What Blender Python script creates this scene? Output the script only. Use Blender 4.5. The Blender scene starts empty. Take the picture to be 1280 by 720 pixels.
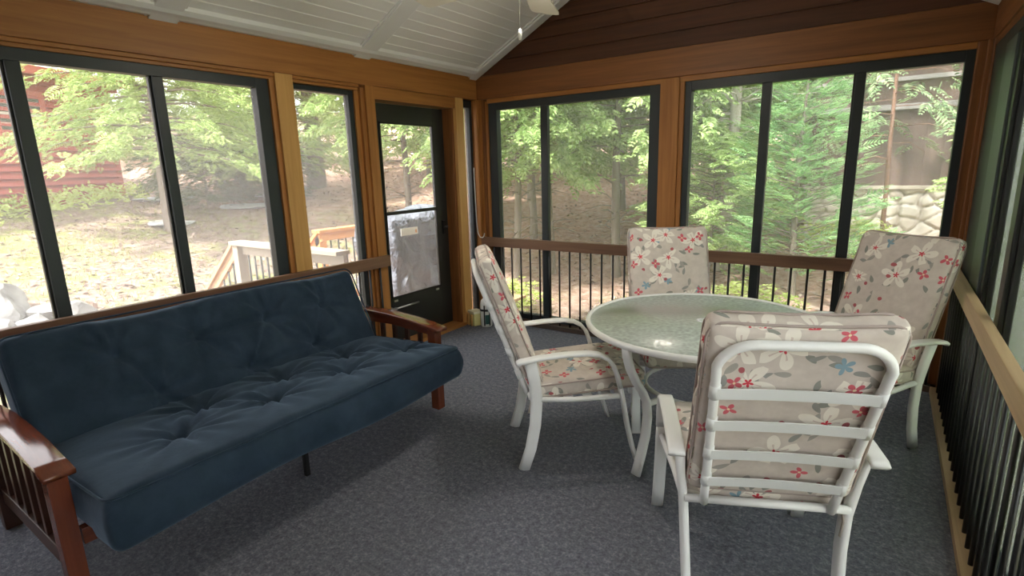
import bpy, bmesh, math, random
import numpy as np
from mathutils import Vector, Matrix
random.seed(7); RS = np.random.RandomState(11)
SC = bpy.context.scene; COL = SC.collection
PI = math.pi; R = math.radians

# ------------------------------------------------------------------ helpers
def tag(o, label=None, cat=None, group=None, kind=None):
    if label: o['label'] = label
    if cat: o['category'] = cat
    if group: o['group'] = group
    if kind: o['kind'] = kind
    return o

def empty(name, loc=(0, 0, 0), rz=0.0, parent=None):
    o = bpy.data.objects.new(name, None); COL.objects.link(o)
    o.location = loc; o.rotation_euler = (0, 0, rz); o.empty_display_size = .1
    if parent: o.parent = parent
    return o

def copy_tree(o, parent=None):
    c = o.copy(); COL.objects.link(c)
    if parent: c.parent = parent
    for ch in list(o.children): copy_tree(ch, c)
    return c

def off(parent):
    v = Vector((0, 0, 0)); p = parent
    while p is not None:
        v += Vector(p.location); p = p.parent
    return v

class MB:
    """collects shapes, then links them as one mesh object"""
    def __init__(s): s.v = []; s.f = []; s.sm = []; s.uv = None
    def add(s, vs, fs, smooth=False):
        n = len(s.v); s.v += [tuple(p) for p in vs]
        for f in fs: s.f.append(tuple(i + n for i in f)); s.sm.append(smooth)
        return s
    def box(s, x0, x1, y0, y1, z0, z1):
        vs = [(x, y, z) for z in (z0, z1) for y in (y0, y1) for x in (x0, x1)]
        return s.add(vs, [(0, 2, 3, 1), (4, 5, 7, 6), (0, 1, 5, 4), (2, 6, 7, 3), (0, 4, 6, 2), (1, 3, 7, 5)])
    def bar(s, a, b, w, t, up=(0, 0, 1)):
        """rectangular bar from a to b, w across (side), t along up"""
        a = Vector(a); b = Vector(b); d = (b - a).normalized(); u = Vector(up)
        sd = d.cross(u).normalized(); u = sd.cross(d).normalized()
        vs = []
        for p in (a, b):
            for i, j in ((-1, -1), (1, -1), (1, 1), (-1, 1)): vs.append(p + sd * (i * w / 2) + u * (j * t / 2))
        return s.add(vs, [(0, 1, 2, 3), (7, 6, 5, 4), (0, 4, 5, 1), (1, 5, 6, 2), (2, 6, 7, 3), (3, 7, 4, 0)])
    def sweep(s, path, w, t, side, closed=False, rnd=3, rad=.45):
        """flat bar swept along path: w along 'side', t across; rounded edges"""
        P = [Vector(p) for p in path]; n = len(P); sd = Vector(side).normalized()
        prof = []
        r = min(w, t) * rad
        for cx, cy, a0 in ((w / 2 - r, t / 2 - r, 0), (-w / 2 + r, t / 2 - r, 90), (-w / 2 + r, -t / 2 + r, 180), (w / 2 - r, -t / 2 + r, 270)):
            for k in range(rnd + 1):
                a = R(a0 + 90 * k / rnd); prof.append((cx + r * math.cos(a), cy + r * math.sin(a)))
        m = len(prof); vs = []; fs = []
        for i in range(n):
            d = (P[min(i + 1, n - 1)] - P[max(i - 1, 0)]).normalized()
            nn = d.cross(sd).normalized(); ss = nn.cross(d).normalized()
            vs += [P[i] + ss * a + nn * b for a, b in prof]
        for i in range(n - 1):
            for k in range(m): fs.append((i * m + k, i * m + (k + 1) % m, (i + 1) * m + (k + 1) % m, (i + 1) * m + k))
        fs.append(tuple(reversed(range(m)))); fs.append(tuple(range((n - 1) * m, n * m)))
        return s.add(vs, fs, True)
    def tube(s, path, r, n=10, closed=False, cap=True):
        P = [Vector(p) for p in path]; N = len(P); rr = r if hasattr(r, '__len__') else [r] * N
        vs = []; fs = []; ref = None
        for i in range(N):
            if closed: d = (P[(i + 1) % N] - P[i - 1]).normalized()
            else: d = (P[min(i + 1, N - 1)] - P[max(i - 1, 0)]).normalized()
            if ref is None:
                ref = Vector((0, 0, 1)) if abs(d.z) < .9 else Vector((1, 0, 0))
            a = (ref - d * ref.dot(d)).normalized(); b = d.cross(a); ref = a
            vs += [P[i] + (a * math.cos(2 * PI * k / n) + b * math.sin(2 * PI * k / n)) * rr[i] for k in range(n)]
        for i in range(N if closed else N - 1):
            j = (i + 1) % N
            for k in range(n): fs.append((i * n + k, i * n + (k + 1) % n, j * n + (k + 1) % n, j * n + k))
        if cap and not closed: fs.append(tuple(reversed(range(n)))); fs.append(tuple(range((N - 1) * n, N * n)))
        return s.add(vs, fs, True)
    def lathe(s, prof, c=(0, 0, 0), n=32):
        vs = []; fs = []; m = len(prof)
        for k in range(n):
            a = 2 * PI * k / n
            for r_, z in prof: vs.append((c[0] + r_ * math.cos(a), c[1] + r_ * math.sin(a), c[2] + z))
        for k in range(n):
            j = (k + 1) % n
            for i in range(m - 1): fs.append((k * m + i, j * m + i, j * m + i + 1, k * m + i + 1))
        return s.add(vs, fs, True)
    def prism(s, poly, axis, a, b):
        """extrude a 2-D polygon along axis from a to b"""
        def P(p, q):
            return {'x': (q, p[0], p[1]), 'y': (p[0], q, p[1]), 'z': (p[0], p[1], q)}[axis]
        n = len(poly); vs = [P(p, a) for p in poly] + [P(p, b) for p in poly]
        fs = [tuple(range(n)), tuple(reversed(range(n, 2 * n)))] + [(i, i + n, (i + 1) % n + n, (i + 1) % n) for i in range(n)]
        return s.add(vs, fs)
    def build(s, name, mat, parent=None, bevel=0, seg=2, weld=False, local=False):
        me = bpy.data.meshes.new(name); o3 = Vector((0, 0, 0)) if (local or parent is None) else off(parent)
        me.from_pydata([(p[0] - o3.x, p[1] - o3.y, p[2] - o3.z) for p in s.v], [], s.f)
        me.polygons.foreach_set('use_smooth', s.sm)
        me.materials.append(mat)
        bm = bmesh.new(); bm.from_mesh(me)
        if weld: bmesh.ops.remove_doubles(bm, verts=bm.verts, dist=1e-5)
        bmesh.ops.recalc_face_normals(bm, faces=bm.faces)
        if bevel:
            es = [e for e in bm.edges if len(e.link_faces) == 2 and e.calc_face_angle(0) > R(40)]
            bmesh.ops.bevel(bm, geom=es, offset=bevel, segments=seg, affect='EDGES', profile=.6, clamp_overlap=True)
        bm.to_mesh(me); bm.free()
        o = bpy.data.objects.new(name, me); COL.objects.link(o)
        if parent: o.parent = parent
        return o

def npmesh(name, V, F, mat, parent=None, smooth=False, uv=None):
    """quads from numpy arrays"""
    me = bpy.data.meshes.new(name)
    me.vertices.add(len(V)); me.vertices.foreach_set('co', np.asarray(V, np.float32).ravel())
    F = np.asarray(F, np.int32); k = F.shape[1]
    me.loops.add(F.size); me.loops.foreach_set('vertex_index', F.ravel())
    me.polygons.add(len(F)); me.polygons.foreach_set('loop_start', np.arange(len(F), dtype=np.int32) * k)
    me.polygons.foreach_set('loop_total', np.full(len(F), k, np.int32))
    me.polygons.foreach_set('use_smooth', np.full(len(F), smooth))
    if uv is not None:
        l = me.uv_layers.new(name='UVMap'); l.data.foreach_set('uv', np.asarray(uv, np.float32)[F.ravel()].ravel())
    me.materials.append(mat); me.update(); me.validate()
    o = bpy.data.objects.new(name, me); COL.objects.link(o)
    if parent: o.parent = parent
    return o

def mesh_box(name, mat, parent, x0, x1, y0, y1, z0, z1, bevel=.004):
    return MB().box(x0, x1, y0, y1, z0, z1).build(name, mat, parent, bevel)

# ------------------------------------------------------------------ materials
def mat(name, color=(.8, .8, .8), rough=.5, metal=0, spec=.5):
    m = bpy.data.materials.new(name); m.use_nodes = True
    b = m.node_tree.nodes['Principled BSDF']
    b.inputs['Base Color'].default_value = (*color, 1); b.inputs['Roughness'].default_value = rough
    b.inputs['Metallic'].default_value = metal; b.inputs['Specular IOR Level'].default_value = spec
    return m
class NT:
    def __init__(s, m): s.t = m.node_tree; s.b = s.t.nodes.get('Principled BSDF')
    def n(s, typ, **kw):
        x = s.t.nodes.new('ShaderNode' + typ)
        for k, v in kw.items():
            if k in x.bl_rna.properties: setattr(x, k, v)
            else: x.inputs[k.replace('_', ' ')].default_value = v
        return x
    def l(s, a, b): s.t.links.new(a, b)
    def math(s, op, a, b=None, c=None):
        x = s.t.nodes.new('ShaderNodeMath'); x.operation = op
        for i, q in enumerate((a, b, c)):
            if q is None: continue
            if isinstance(q, (int, float)): x.inputs[i].default_value = q
            else: s.l(q, x.inputs[i])
        return x.outputs[0]
    def mix(s, f, a, b):
        x = s.t.nodes.new('ShaderNodeMix'); x.data_type = 'RGBA'
        for i, q in ((0, f), (6, a), (7, b)):
            if isinstance(q, (int, float)): x.inputs[i].default_value = q
            elif isinstance(q, tuple): x.inputs[i].default_value = (*q, 1) if len(q) == 3 else q
            else: s.l(q, x.inputs[i])
        return x.outputs[2]
    def ramp(s, f, *stops):
        x = s.t.nodes.new('ShaderNodeValToRGB'); e = x.color_ramp.elements
        for i, (p, c) in enumerate(stops):
            el = e[i] if i < 2 else e.new(p)
            el.position = p; el.color = (*c, 1) if hasattr(c, '__len__') else (c, c, c, 1)
        s.l(f, x.inputs[0]); return x.outputs[0]
    def bump(s, h, strength=.3, dist=.01):
        x = s.n('Bump'); x.inputs['Strength'].default_value = strength; x.inputs['Distance'].default_value = dist
        s.l(h, x.inputs['Height']); s.l(x.outputs[0], s.b.inputs['Normal'])

def wood(name, c1, c2, axis, rough=.45, fine=26, spec=.4, knots=True):
    m = mat(name, c1, rough, spec=spec); t = NT(m)
    tc = t.n('TexCoord'); oi = t.n('ObjectInfo')
    mp = t.n('Mapping'); sc = [fine] * 3; sc['xyz'.index(axis)] = fine * .045
    mp.inputs['Scale'].default_value = sc
    add = t.n('VectorMath', operation='ADD'); t.l(tc.outputs['Object'], add.inputs[0])
    t.l(oi.outputs['Random'], add.inputs[1]); t.l(add.outputs[0], mp.inputs['Vector'])
    n1 = t.n('TexNoise', Scale=1.0, Detail=6.0, Roughness=.6, Distortion=.6); t.l(mp.outputs[0], n1.inputs['Vector'])
    mp2 = t.n('Mapping'); sc2 = [3.2] * 3; sc2['xyz'.index(axis)] = .5; mp2.inputs['Scale'].default_value = sc2
    t.l(add.outputs[0], mp2.inputs['Vector'])
    n2 = t.n('TexNoise', Scale=1.0, Detail=2.0); t.l(mp2.outputs[0], n2.inputs['Vector'])
    f = t.math('MULTIPLY_ADD', n1.outputs[0], .65, t.math('MULTIPLY', n2.outputs[0], .35))
    c = t.ramp(f, (.33, c2), (.62, c1))
    t.l(c, t.b.inputs['Base Color']); t.bump(n1.outputs[0], .12, .003)
    return m

FIR1, FIR2 = (.41, .178, .047), (.235, .09, .022)
W_fir = {a: wood('fir_' + a, FIR1, FIR2, a) for a in 'xyz'}
W_post = wood('pale_fir', (.62, .36, .125), (.47, .25, .075), 'z')
W_dark = {a: wood('brown_fir_' + a, (.25, .098, .03), (.125, .046, .014), a) for a in 'xyz'}
W_gable = wood('gable_cedar', (.10, .036, .016), (.05, .018, .008), 'x')
W_rail = {a: wood('rail_wood_' + a, (.22, .12, .07), (.12, .062, .037), a, .5) for a in 'xy'}
W_railr = wood('rail_lit', (.55, .40, .23), (.40, .27, .155), 'y', .5)  # lit copy of the rail wood: window light put into its colour
W_plate = {a: wood('plate_wood_' + a, (.10, .07, .05), (.055, .038, .03), a, .6) for a in 'xy'}
W_plate_r = wood('plate_lit', (.42, .29, .17), (.28, .18, .10), 'y', .6)  # right bottom rail, plate wood coloured as though light falls on it
W_cherry = {a: wood('cherry_' + a, (.17, .042, .017), (.095, .022, .010), a, .16, spec=.8) for a in 'xyz'}
W_cherryd = {a: wood('dark_cherry_' + a, (.055, .020, .012), (.03, .012, .008), a, .35) for a in 'xz'}
W_deck = {a: wood('deck_pine_' + a, (.62, .38, .22), (.45, .26, .14), a, .7) for a in 'xyz'}
W_deckgrey = {a: wood('deck_grey_' + a, (.42, .36, .29), (.28, .23, .18), a, .8) for a in 'xyz'}
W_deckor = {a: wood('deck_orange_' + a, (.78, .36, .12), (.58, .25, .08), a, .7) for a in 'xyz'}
M_frame = mat('dark_slate_vinyl', (.026, .034, .038), .42, spec=.4)
M_sashgreen = mat('grey_green_vinyl', (.075, .10, .10), .4)
M_door = mat('black_door_paint', (.018, .019, .018), .35)
M_black = mat('black_aluminium', (.008, .008, .009), .38)
M_white = mat('white_vinyl', (.80, .82, .84), .45)
M_chair = mat('white_powder_coat', (.84, .85, .84), .3, spec=.5)
M_strap = mat('white_strap', (.76, .78, .77), .5)
M_chrome = mat('brushed_metal', (.6, .6, .6), .3, 1)
M_ceil = mat('ceiling_vinyl', (.86, .87, .88), .5)
M_fan = mat('cream_fan_blade', (.76, .74, .66), .5)

def glass_mat(name, tint=(.96, .98, .97), dirt=.06, refl=1.0):
    m = bpy.data.materials.new(name); m.use_nodes = True; t = NT(m); nt = t.t
    nt.nodes.remove(t.b); out = nt.nodes['Material Output']
    tr = t.n('BsdfTransparent'); tr.inputs[0].default_value = (*tint, 1)
    gl = t.n('BsdfGlossy'); gl.inputs['Roughness'].default_value = .02
    lw = t.n('LayerWeight', Blend=.12)
    mx = t.n('MixShader'); t.l(t.math('MULTIPLY', lw.outputs['Fresnel'], refl), mx.inputs[0])
    t.l(tr.outputs[0], mx.inputs[1]); t.l(gl.outputs[0], mx.inputs[2])
    tl = t.n('BsdfTranslucent'); tl.inputs[0].default_value = (.95, .96, .97, 1)
    mx2 = t.n('MixShader')
    tc = t.n('TexCoord'); nz = t.n('TexNoise', Scale=1.7, Detail=3.0); t.l(tc.outputs['Object'], nz.inputs['Vector'])
    t.l(t.math('MULTIPLY', t.math('MULTIPLY_ADD', nz.outputs[0], .8, .6), dirt), mx2.inputs[0])
    t.l(mx.outputs[0], mx2.inputs[1]); t.l(tl.outputs[0], mx2.inputs[2])
    t.l(mx2.outputs[0], out.inputs[0])
    return m
M_glass = glass_mat('dusty_window_glass', dirt=.085)
M_glass_clear = glass_mat('door_glass', dirt=.05)

def carpet_mat():
    m = mat('blue_grey_carpet', (.15, .17, .2), .95, spec=.1); t = NT(m); tc = t.n('TexCoord')
    n1 = t.n('TexNoise', Scale=95.0, Detail=3.0, Roughness=.7); t.l(tc.outputs['Object'], n1.inputs['Vector'])
    n2 = t.n('TexNoise', Scale=1.3, Detail=3.0); t.l(tc.outputs['Object'], n2.inputs['Vector'])
    n3 = t.n('TexNoise', Scale=38.0, Detail=2.0); t.l(tc.outputs['Object'], n3.inputs['Vector'])
    f = t.math('MULTIPLY_ADD', n1.outputs[0], .6, t.math('MULTIPLY', n3.outputs[0], .4))
    c = t.ramp(f, (.36, (.074, .080, .108)), (.52, (.150, .156, .190)), (.66, (.29, .292, .325)))
    c2 = t.mix(t.math('MULTIPLY', n2.outputs[0], .35), c, (.15, .155, .165))
    t.l(c2, t.b.inputs['Base Color']); t.bump(f, .8, .012)
    return m
M_carpet = carpet_mat()

def navy_mat():
    m = mat('navy_microfibre', (.02, .035, .06), .85, spec=.2); t = NT(m); tc = t.n('TexCoord')
    n = t.n('TexNoise', Scale=7.0, Detail=5.0, Roughness=.6); t.l(tc.outputs['Object'], n.inputs['Vector'])
    c = t.ramp(n.outputs[0], (.35, (.014, .028, .047)), (.65, (.024, .043, .069)))
    t.l(c, t.b.inputs['Base Color'])
    t.b.inputs['Sheen Weight'].default_value = .28; t.b.inputs['Sheen Roughness'].default_value = .4
    t.b.inputs['Sheen Tint'].default_value = (.45, .62, .85, 1)
    n2 = t.n('TexNoise', Scale=14.0, Detail=4.0); t.l(tc.outputs['Object'], n2.inputs['Vector'])
    t.bump(n2.outputs[0], .22, .012)
    return m
M_navy = navy_mat()

def floral_mat():
    """greige cloth printed with white five-petal flowers, red and blue blooms and grey leaves (UV in metres)"""
    m = mat('floral_cloth', (.62, .55, .48), .85, spec=.15); t = NT(m)
    uv = t.n('UVMap'); oi = t.n('ObjectInfo')
    add = t.n('VectorMath', operation='ADD'); t.l(uv.outputs[0], add.inputs[0])
    k = t.n('VectorMath', operation='SCALE'); k.inputs['Scale'].default_value = 7.0
    cb = t.n('CombineXYZ'); t.l(oi.outputs['Random'], cb.inputs[0]); t.l(t.math('MULTIPLY', oi.outputs['Random'], 3.7), cb.inputs[1])
    t.l(cb.outputs[0], k.inputs[0]); t.l(k.outputs[0], add.inputs[1])
    wn = t.n('TexNoise', Scale=9.0, Detail=2.0); t.l(add.outputs[0], wn.inputs['Vector'])
    wv = t.n('VectorMath', operation='SCALE'); wv.inputs['Scale'].default_value = .030; t.l(wn.outputs['Color'], wv.inputs[0])
    base = t.n('VectorMath', operation='ADD'); t.l(add.outputs[0], base.inputs[0]); t.l(wv.outputs[0], base.inputs[1])
    P = base.outputs[0]
    def cells(scale, offx, rnd=1.0):
        mp = t.n('Mapping'); mp.inputs['Scale'].default_value = (scale,) * 3; mp.inputs['Location'].default_value = (offx, offx * 1.7, 0)
        t.l(P, mp.inputs['Vector'])
        v = t.n('TexVoronoi', voronoi_dimensions='2D', Scale=1.0, Randomness=rnd); t.l(mp.outputs[0], v.inputs['Vector'])
        d = t.n('VectorMath', operation='SUBTRACT'); t.l(mp.outputs[0], d.inputs[0]); t.l(v.outputs['Position'], d.inputs[1])
        sp = t.n('SeparateXYZ'); t.l(d.outputs[0], sp.inputs[0])
        sc = t.n('SeparateColor'); t.l(v.outputs['Color'], sc.inputs[0])
        ang = t.math('ADD', t.math('ARCTAN2', sp.outputs[1], sp.outputs[0]), t.math('MULTIPLY', sc.outputs[0], 6.28))
        return v.outputs['Distance'], ang, sc, sp
    def petals(D, A, n, r, depth=.38):
        rad = t.math('MULTIPLY_ADD', t.math('ABSOLUTE', t.math('COSINE', t.math('MULTIPLY', A, n / 2))), r * (1 - depth) * 1.35, r * depth * .5)
        return t.math('GREATER_THAN', rad, D)
    def leaf(D, A, r, w):     # one long pointed leaf on one side
        c = t.math('MAXIMUM', t.math('COSINE', A), 0.0)
        return t.math('GREATER_THAN', t.math('MULTIPLY', t.math('POWER', c, w), r), D)
    def pick(sc, i, lo, hi):
        a = t.math('GREATER_THAN', sc.outputs[i], lo); b = t.math('LESS_THAN', sc.outputs[i], hi)
        return t.math('MULTIPLY', a, b)
    AND = lambda a, b: t.math('MULTIPLY', a, b)
    nz = t.n('TexNoise', Scale=26.0, Detail=3.0); t.l(P, nz.inputs['Vector'])
    c = t.ramp(nz.outputs[0], (.3, (.56, .495, .445)), (.7, (.64, .575, .515)))
    # grey-green leaves, two layers
    D, A, sc, sp = cells(10.5, 3.1)
    c = t.mix(AND(leaf(D, A, .5, 8.0), pick(sc, 1, .4, 1.1)), c, (.27, .275, .245))
    D, A, sc, sp = cells(8.5, 11.7)
    c = t.mix(AND(leaf(D, A, .45, 9.0), pick(sc, 1, .1, .6)), c, (.36, .34, .31))
    c = t.mix(AND(leaf(D, t.math('ADD', A, 2.4), .4, 9.0), pick(sc, 1, .1, .6)), c, (.30, .30, .28))
    # small blue blooms
    D, A, sc, sp = cells(8.0, 7.3)
    c = t.mix(AND(petals(D, A, 5, .22), pick(sc, 2, .0, .12)), c, (.24, .36, .43))
    # big white flowers with a red heart
    D, A, sc, sp = cells(7.4, 0.4)
    wsel = pick(sc, 1, .2, .62)
    c = t.mix(AND(petals(D, A, 5, .50, .2), wsel), c, (.80, .75, .67))
    rib = t.math('MULTIPLY', t.math('GREATER_THAN', t.math('COSINE', t.math('MULTIPLY', A, 5)), .93), t.math('LESS_THAN', D, .3))
    c = t.mix(t.math('MULTIPLY', AND(rib, wsel), .5), c, (.45, .30, .27))
    c = t.mix(AND(petals(D, A, 5, .115), wsel), c, (.62, .06, .085))
    # red blooms in clusters
    D, A, sc, sp = cells(11.0, 19.9)
    rsel = pick(sc, 1, .0, .2)
    c = t.mix(AND(petals(D, A, 4, .27, .3), rsel), c, (.60, .13, .16))
    c = t.mix(AND(t.math('LESS_THAN', D, .05), rsel), c, (.80, .66, .45))
    # tiny berries
    D, A, sc, sp = cells(15.0, 5.2)
    c = t.mix(AND(t.math('LESS_THAN', D, .16), pick(sc, 1, .0, .10)), c, (.42, .12, .13))
    t.l(c, t.b.inputs['Base Color'])
    n2 = t.n('TexNoise', Scale=11.0, Detail=3.0); t.l(uv.outputs[0], n2.inputs['Vector']); t.bump(n2.outputs[0], .3, .012)
    return m
M_floral = floral_mat()
M_piping = mat('piping_cloth', (.40, .33, .30), .8)

# ------------------------------------------------------------------ room dimensions
W = 3.806; ZT = 2.40; ZB = 2.19; SL = .512; YS = -5.4; RIDGE = ZT + SL * W / 2; ZR = .86; HR = .091

# floor
fl = MB().box(-.30, W + .25, YS, .16, -.04, 0).build('floor', M_carpet); tag(fl, 'blue-grey short pile carpet floor', kind='structure')

# ---- left wall
wl = empty('wall_left', (0, -2, 0)); tag(wl, 'honey fir header and posts of the left wall', kind='structure')
mesh_box('header_beam', W_fir['y'], wl, -.16, 0, YS, 0, ZB, ZT, .003)
mesh_box('header_moulding', W_fir['y'], wl, -.10, -.012, YS, -1.44, ZB - .022, ZB, .004)
mesh_box('header_moulding', W_fir['y'], wl, -.10, -.026, YS, -1.44, ZB - .042, ZB - .022, .004)
mesh_box('post', W_post, wl, -.12, 0, -2.146, -2.016, 0, ZB, .003)
mesh_box('post_stop', W_fir['z'], wl, -.12, -.02, -2.178, -2.146, 0, ZB - .04, .004)
mesh_box('post', W_fir['z'], wl, -.16, 0, -1.39, -1.300, 0, ZB, .003)
mesh_box('post_stop', W_fir['z'], wl, -.12, -.02, -1.425, -1.39, 0, ZB - .02, .004)
mesh_box('post_stop', W_fir['z'], wl, -.12, -.045, -1.465, -1.425, 0, ZB - .04, .004)
mesh_box('post', W_post, wl, -.19, 0, -.322, -.212, 0, ZB, .003)
mesh_box('door_head', W_fir['y'], wl, -.19, -.012, -1.300, -.322, 2.095, ZB, .003)
mesh_box('door_jamb', W_dark['z'], wl, -.19, -.035, -.352, -.322, 0, 2.095, .003)
mesh_box('door_jamb', W_fir['z'], wl, -.19, -.11, -1.300, -1.272, 0, 2.095, .003)
mesh_box('door_threshold', W_fir['y'], wl, -.25, .012, -1.300, -.322, -.01, .028, .004)
# narrow corner window and corner mouldings
mesh_box('corner_post', W_fir['z'], wl, -.16, -.04, -.014, .0, 0, ZB, .003)
mesh_box('corner_moulding', W_fir['z'], wl, -.03, .018, -.03, .0, 0, ZB, .008)
mesh_box('floor_sill', W_plate['y'], wl, -.16, .02, YS, -1.39, 0, .045, .004)

def pane(name_parent, x0, x1, y0, y1, z0, z1, m=M_glass):
    return mesh_box('glass_pane', m, name_parent, x0, x1, y0, y1, z0, z1, 0)

def slider(name, plane, axis, outer, z0, z1, bars, label, fw=.05, depth=.07, mtop=.06, sash=M_frame, stile0=.05, stile1=.05):
    """sliding porch window in plane axis=const; outer=(a0,a1); bars = mullions (a,b)"""
    r = empty(name, (plane, (outer[0] + outer[1]) / 2, z0) if axis == 'x' else ((outer[0] + outer[1]) / 2, plane, z0))
    tag(r, label, kind='structure')
    def bx(nm, m, d0, d1, a0, a1, c0, c1, bev=.003):
        if axis == 'x': return mesh_box(nm, m, r, plane + d0, plane + d1, a0, a1, c0, c1, bev)
        return mesh_box(nm, m, r, a0, a1, plane + d0, plane + d1, c0, c1, bev)
    sg = -1 if axis == 'x' and plane < 1 else 1
    D = lambda a, b: (min(sg * a, sg * b), max(sg * a, sg * b))
    a0, a1 = outer
    m = MB()
    for q in ((a0, a0 + fw, z0, z1), (a1 - fw, a1, z0, z1), (a0 + fw, a1 - fw, z1 - mtop, z1), (a0 + fw, a1 - fw, z0, z0 + .05)):
        d0, d1 = D(0, depth)
        if axis == 'x': m.box(plane + d0, plane + d1, q[0], q[1], q[2], q[3])
        else: m.box(q[0], q[1], plane + d0, plane + d1, q[2], q[3])
    m.build('window_frame', M_frame, r, .003)
    # inner sash step
    for k, (b0, b1) in enumerate(bars):
        d0, d1 = D(.004, .05); bx('mullion', sash, d0, d1, b0, b1, z0 + .05, z1 - mtop, .004)
        d0, d1 = D(.022, .046); bx('mullion_fin', M_black, d0, d1, b0 - .012, b0, z0 + .05, z1 - mtop, .003)
    edges = [a0 + fw] + [x for b in bars for x in b] + [a1 - fw]
    for i in range(0, len(edges), 2):
        d0, d1 = D(.052, .056); bx('glass_pane', M_glass, d0, d1, edges[i], edges[i + 1], z0 + .05, z1 - mtop, 0)
    return r

slider('window_1', -.04, 'x', (-5.38, -2.178), .045, 2.150, [(-4.10, -4.03), (-3.497, -3.437), (-2.875, -2.818)],
       'wide dark-framed sliding window behind the futon', fw=.085)
w2 = empty('window_2', (-.06, -1.75, .045)); tag(w2, 'narrow window between the fir post and the door post', kind='structure')
m = MB(); m.box(-.12, -.06, -2.016, -1.985, .045, 2.145); m.box(-.12, -.06, -1.51, -1.465, .045, 2.145); m.box(-.12, -.06, -1.985, -1.51, 2.11, 2.145); m.box(-.12, -.06, -1.985, -1.51, .045, .10)
m.build('window_frame', M_frame, w2, .003); pane(w2, -.1, -.096, -1.985, -1.51, .10, 2.11)
w3 = empty('window_3', (-.06, -.15, .045)); tag(w3, 'very narrow slit window right of the door', kind='structure')
m = MB(); m.box(-.12, -.06, -.05, -.014, .0, 2.19); m.box(-.12, -.06, -.212, -.20, 0, 2.19); m.box(-.12, -.06, -.20, -.05, 2.12, 2.19); m.box(-.12, -.06, -.20, -.05, 0, .06)
m.build('window_frame', M_frame, w3, .003); pane(w3, -.1, -.096, -.20, -.05, .06, 2.12)

# ---- door
dr = empty('door_1', (-.15, -.81, 0)); tag(dr, 'black storm door with a tall divided glass', kind='structure')
y0, y1, xa, xb = -1.27, -.353, -.185, -.145
m = MB(); m.box(xa, xb, y0, y0 + .115, .03, 2.09); m.box(xa, xb, y1 - .145, y1, .03, 2.09)
m.box(xa, xb, y0 + .115, y1 - .145, 1.945, 2.09); m.box(xa, xb, y0 + .115, y1 - .145, .03, .425)
m.build('door_slab', M_door, dr, .003)
m = MB(); ga, gb = y0 + .115, y1 - .145
for q in ((ga, ga + .018, .425, 1.945), (gb - .018, gb, .425, 1.945), (ga, gb, .425, .443), (ga, gb, 1.927, 1.945), (ga, gb, 1.165, 1.195)):
    m.box(-.15, -.138, *q)
m.build('glazing_bead', M_black, dr, .002)
pane(dr, -.168, -.164, ga, gb, .425, 1.945, M_glass_clear)
m = MB(); m.tube([(-.105, -1.14, .345), (-.105, -.86, .345)], .008, 8); m.bar((-.105, -1.14, .345), (-.105, -1.20, .345), .022, .022); m.box(-.15, -.10, -1.21, -1.19, .325, .365)
m.build('door_closer', M_chrome, dr)
m = MB(); m.box(-.146, -.125, -.44, -.405, .93, 1.06); m.tube([(-.125, -.42, 1.0), (-.09, -.42, 1.0), (-.085, -.47, 1.0)], .009, 8)
m.build('door_latch', M_black, dr, .002)
for yy in (ga + .05, gb - .06): mesh_box('retainer_clip', M_chrome, dr, -.146, -.138, yy - .02, yy + .02, .395, .412, .001)

# ---- back wall
wb = empty('wall_back', (W / 2, 0, 0)); tag(wb, 'back wall of dark cedar siding over a brown fir header', kind='structure')
mesh_box('header_beam', W_dark['x'], wb, -.1, W + .1, 0, .16, ZB, ZT, .003)
mesh_box('header_moulding', W_fir['x'], wb, .11, W, .012, .10, ZB - .04, ZB, .005)
mesh_box('post', W_fir['z'], wb, 1.83, 1.98, 0, .14, 0, ZB - .005, .004)
mesh_box('post_stop', W_fir['z'], wb, 1.98, 2.018, .012, .12, 0, ZB - .04, .006)
mesh_box('corner_moulding', W_fir['z'], wb, .0, .045, 0, .12, 0, ZB, .006)
mesh_box('corner_moulding', W_dark['z'], wb, .045, .08, .01, .12, 0, ZB, .008)
mesh_box('corner_moulding', W_fir['z'], wb, .08, .112, .018, .12, 0, ZB - .02, .006)
mesh_box('corner_moulding', W_dark['z'], wb, 3.74, W - .0, .0, .12, 0, ZB, .008)
mesh_box('floor_sill', W_plate['x'], wb, 0, W, -.0, .12, 0, .045, .003)
m = MB(); z = ZT; k = 0
while z < RIDGE - .05:
    h = .122; z1 = min(z + h, RIDGE - .01)
    xa_, xb_ = max(0, (z - ZT) / SL - .02), W - max(0, (z - ZT) / SL - .02)
    xc_, xd_ = max(0, (z1 - ZT) / SL - .02), W - max(0, (z1 - ZT) / SL - .02)
    m.add([(xa_, -.004, z), (xb_, -.004, z), (xd_, .012, z1), (xc_, .012, z1), (xa_, .06, z), (xb_, .06, z), (xd_, .06, z1), (xc_, .06, z1)],
          [(0, 1, 2, 3), (4, 7, 6, 5), (0, 4, 5, 1), (3, 2, 6, 7), (0, 3, 7, 4), (1, 5, 6, 2)])
    z = z1
m.build('lap_siding', W_gable, wb)

slider('window_4', .03, 'y', (.112, 1.83), .045, 2.152, [(.70, .772)], 'two-light dark window left of the back post', fw=.095, mtop=.069)
slider('window_5', .03, 'y', (2.018, 3.742), .045, 2.152, [(2.577, 2.632), (3.138, 3.198)], 'three-light dark window right of the back post', fw=.048, mtop=.069)

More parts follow.
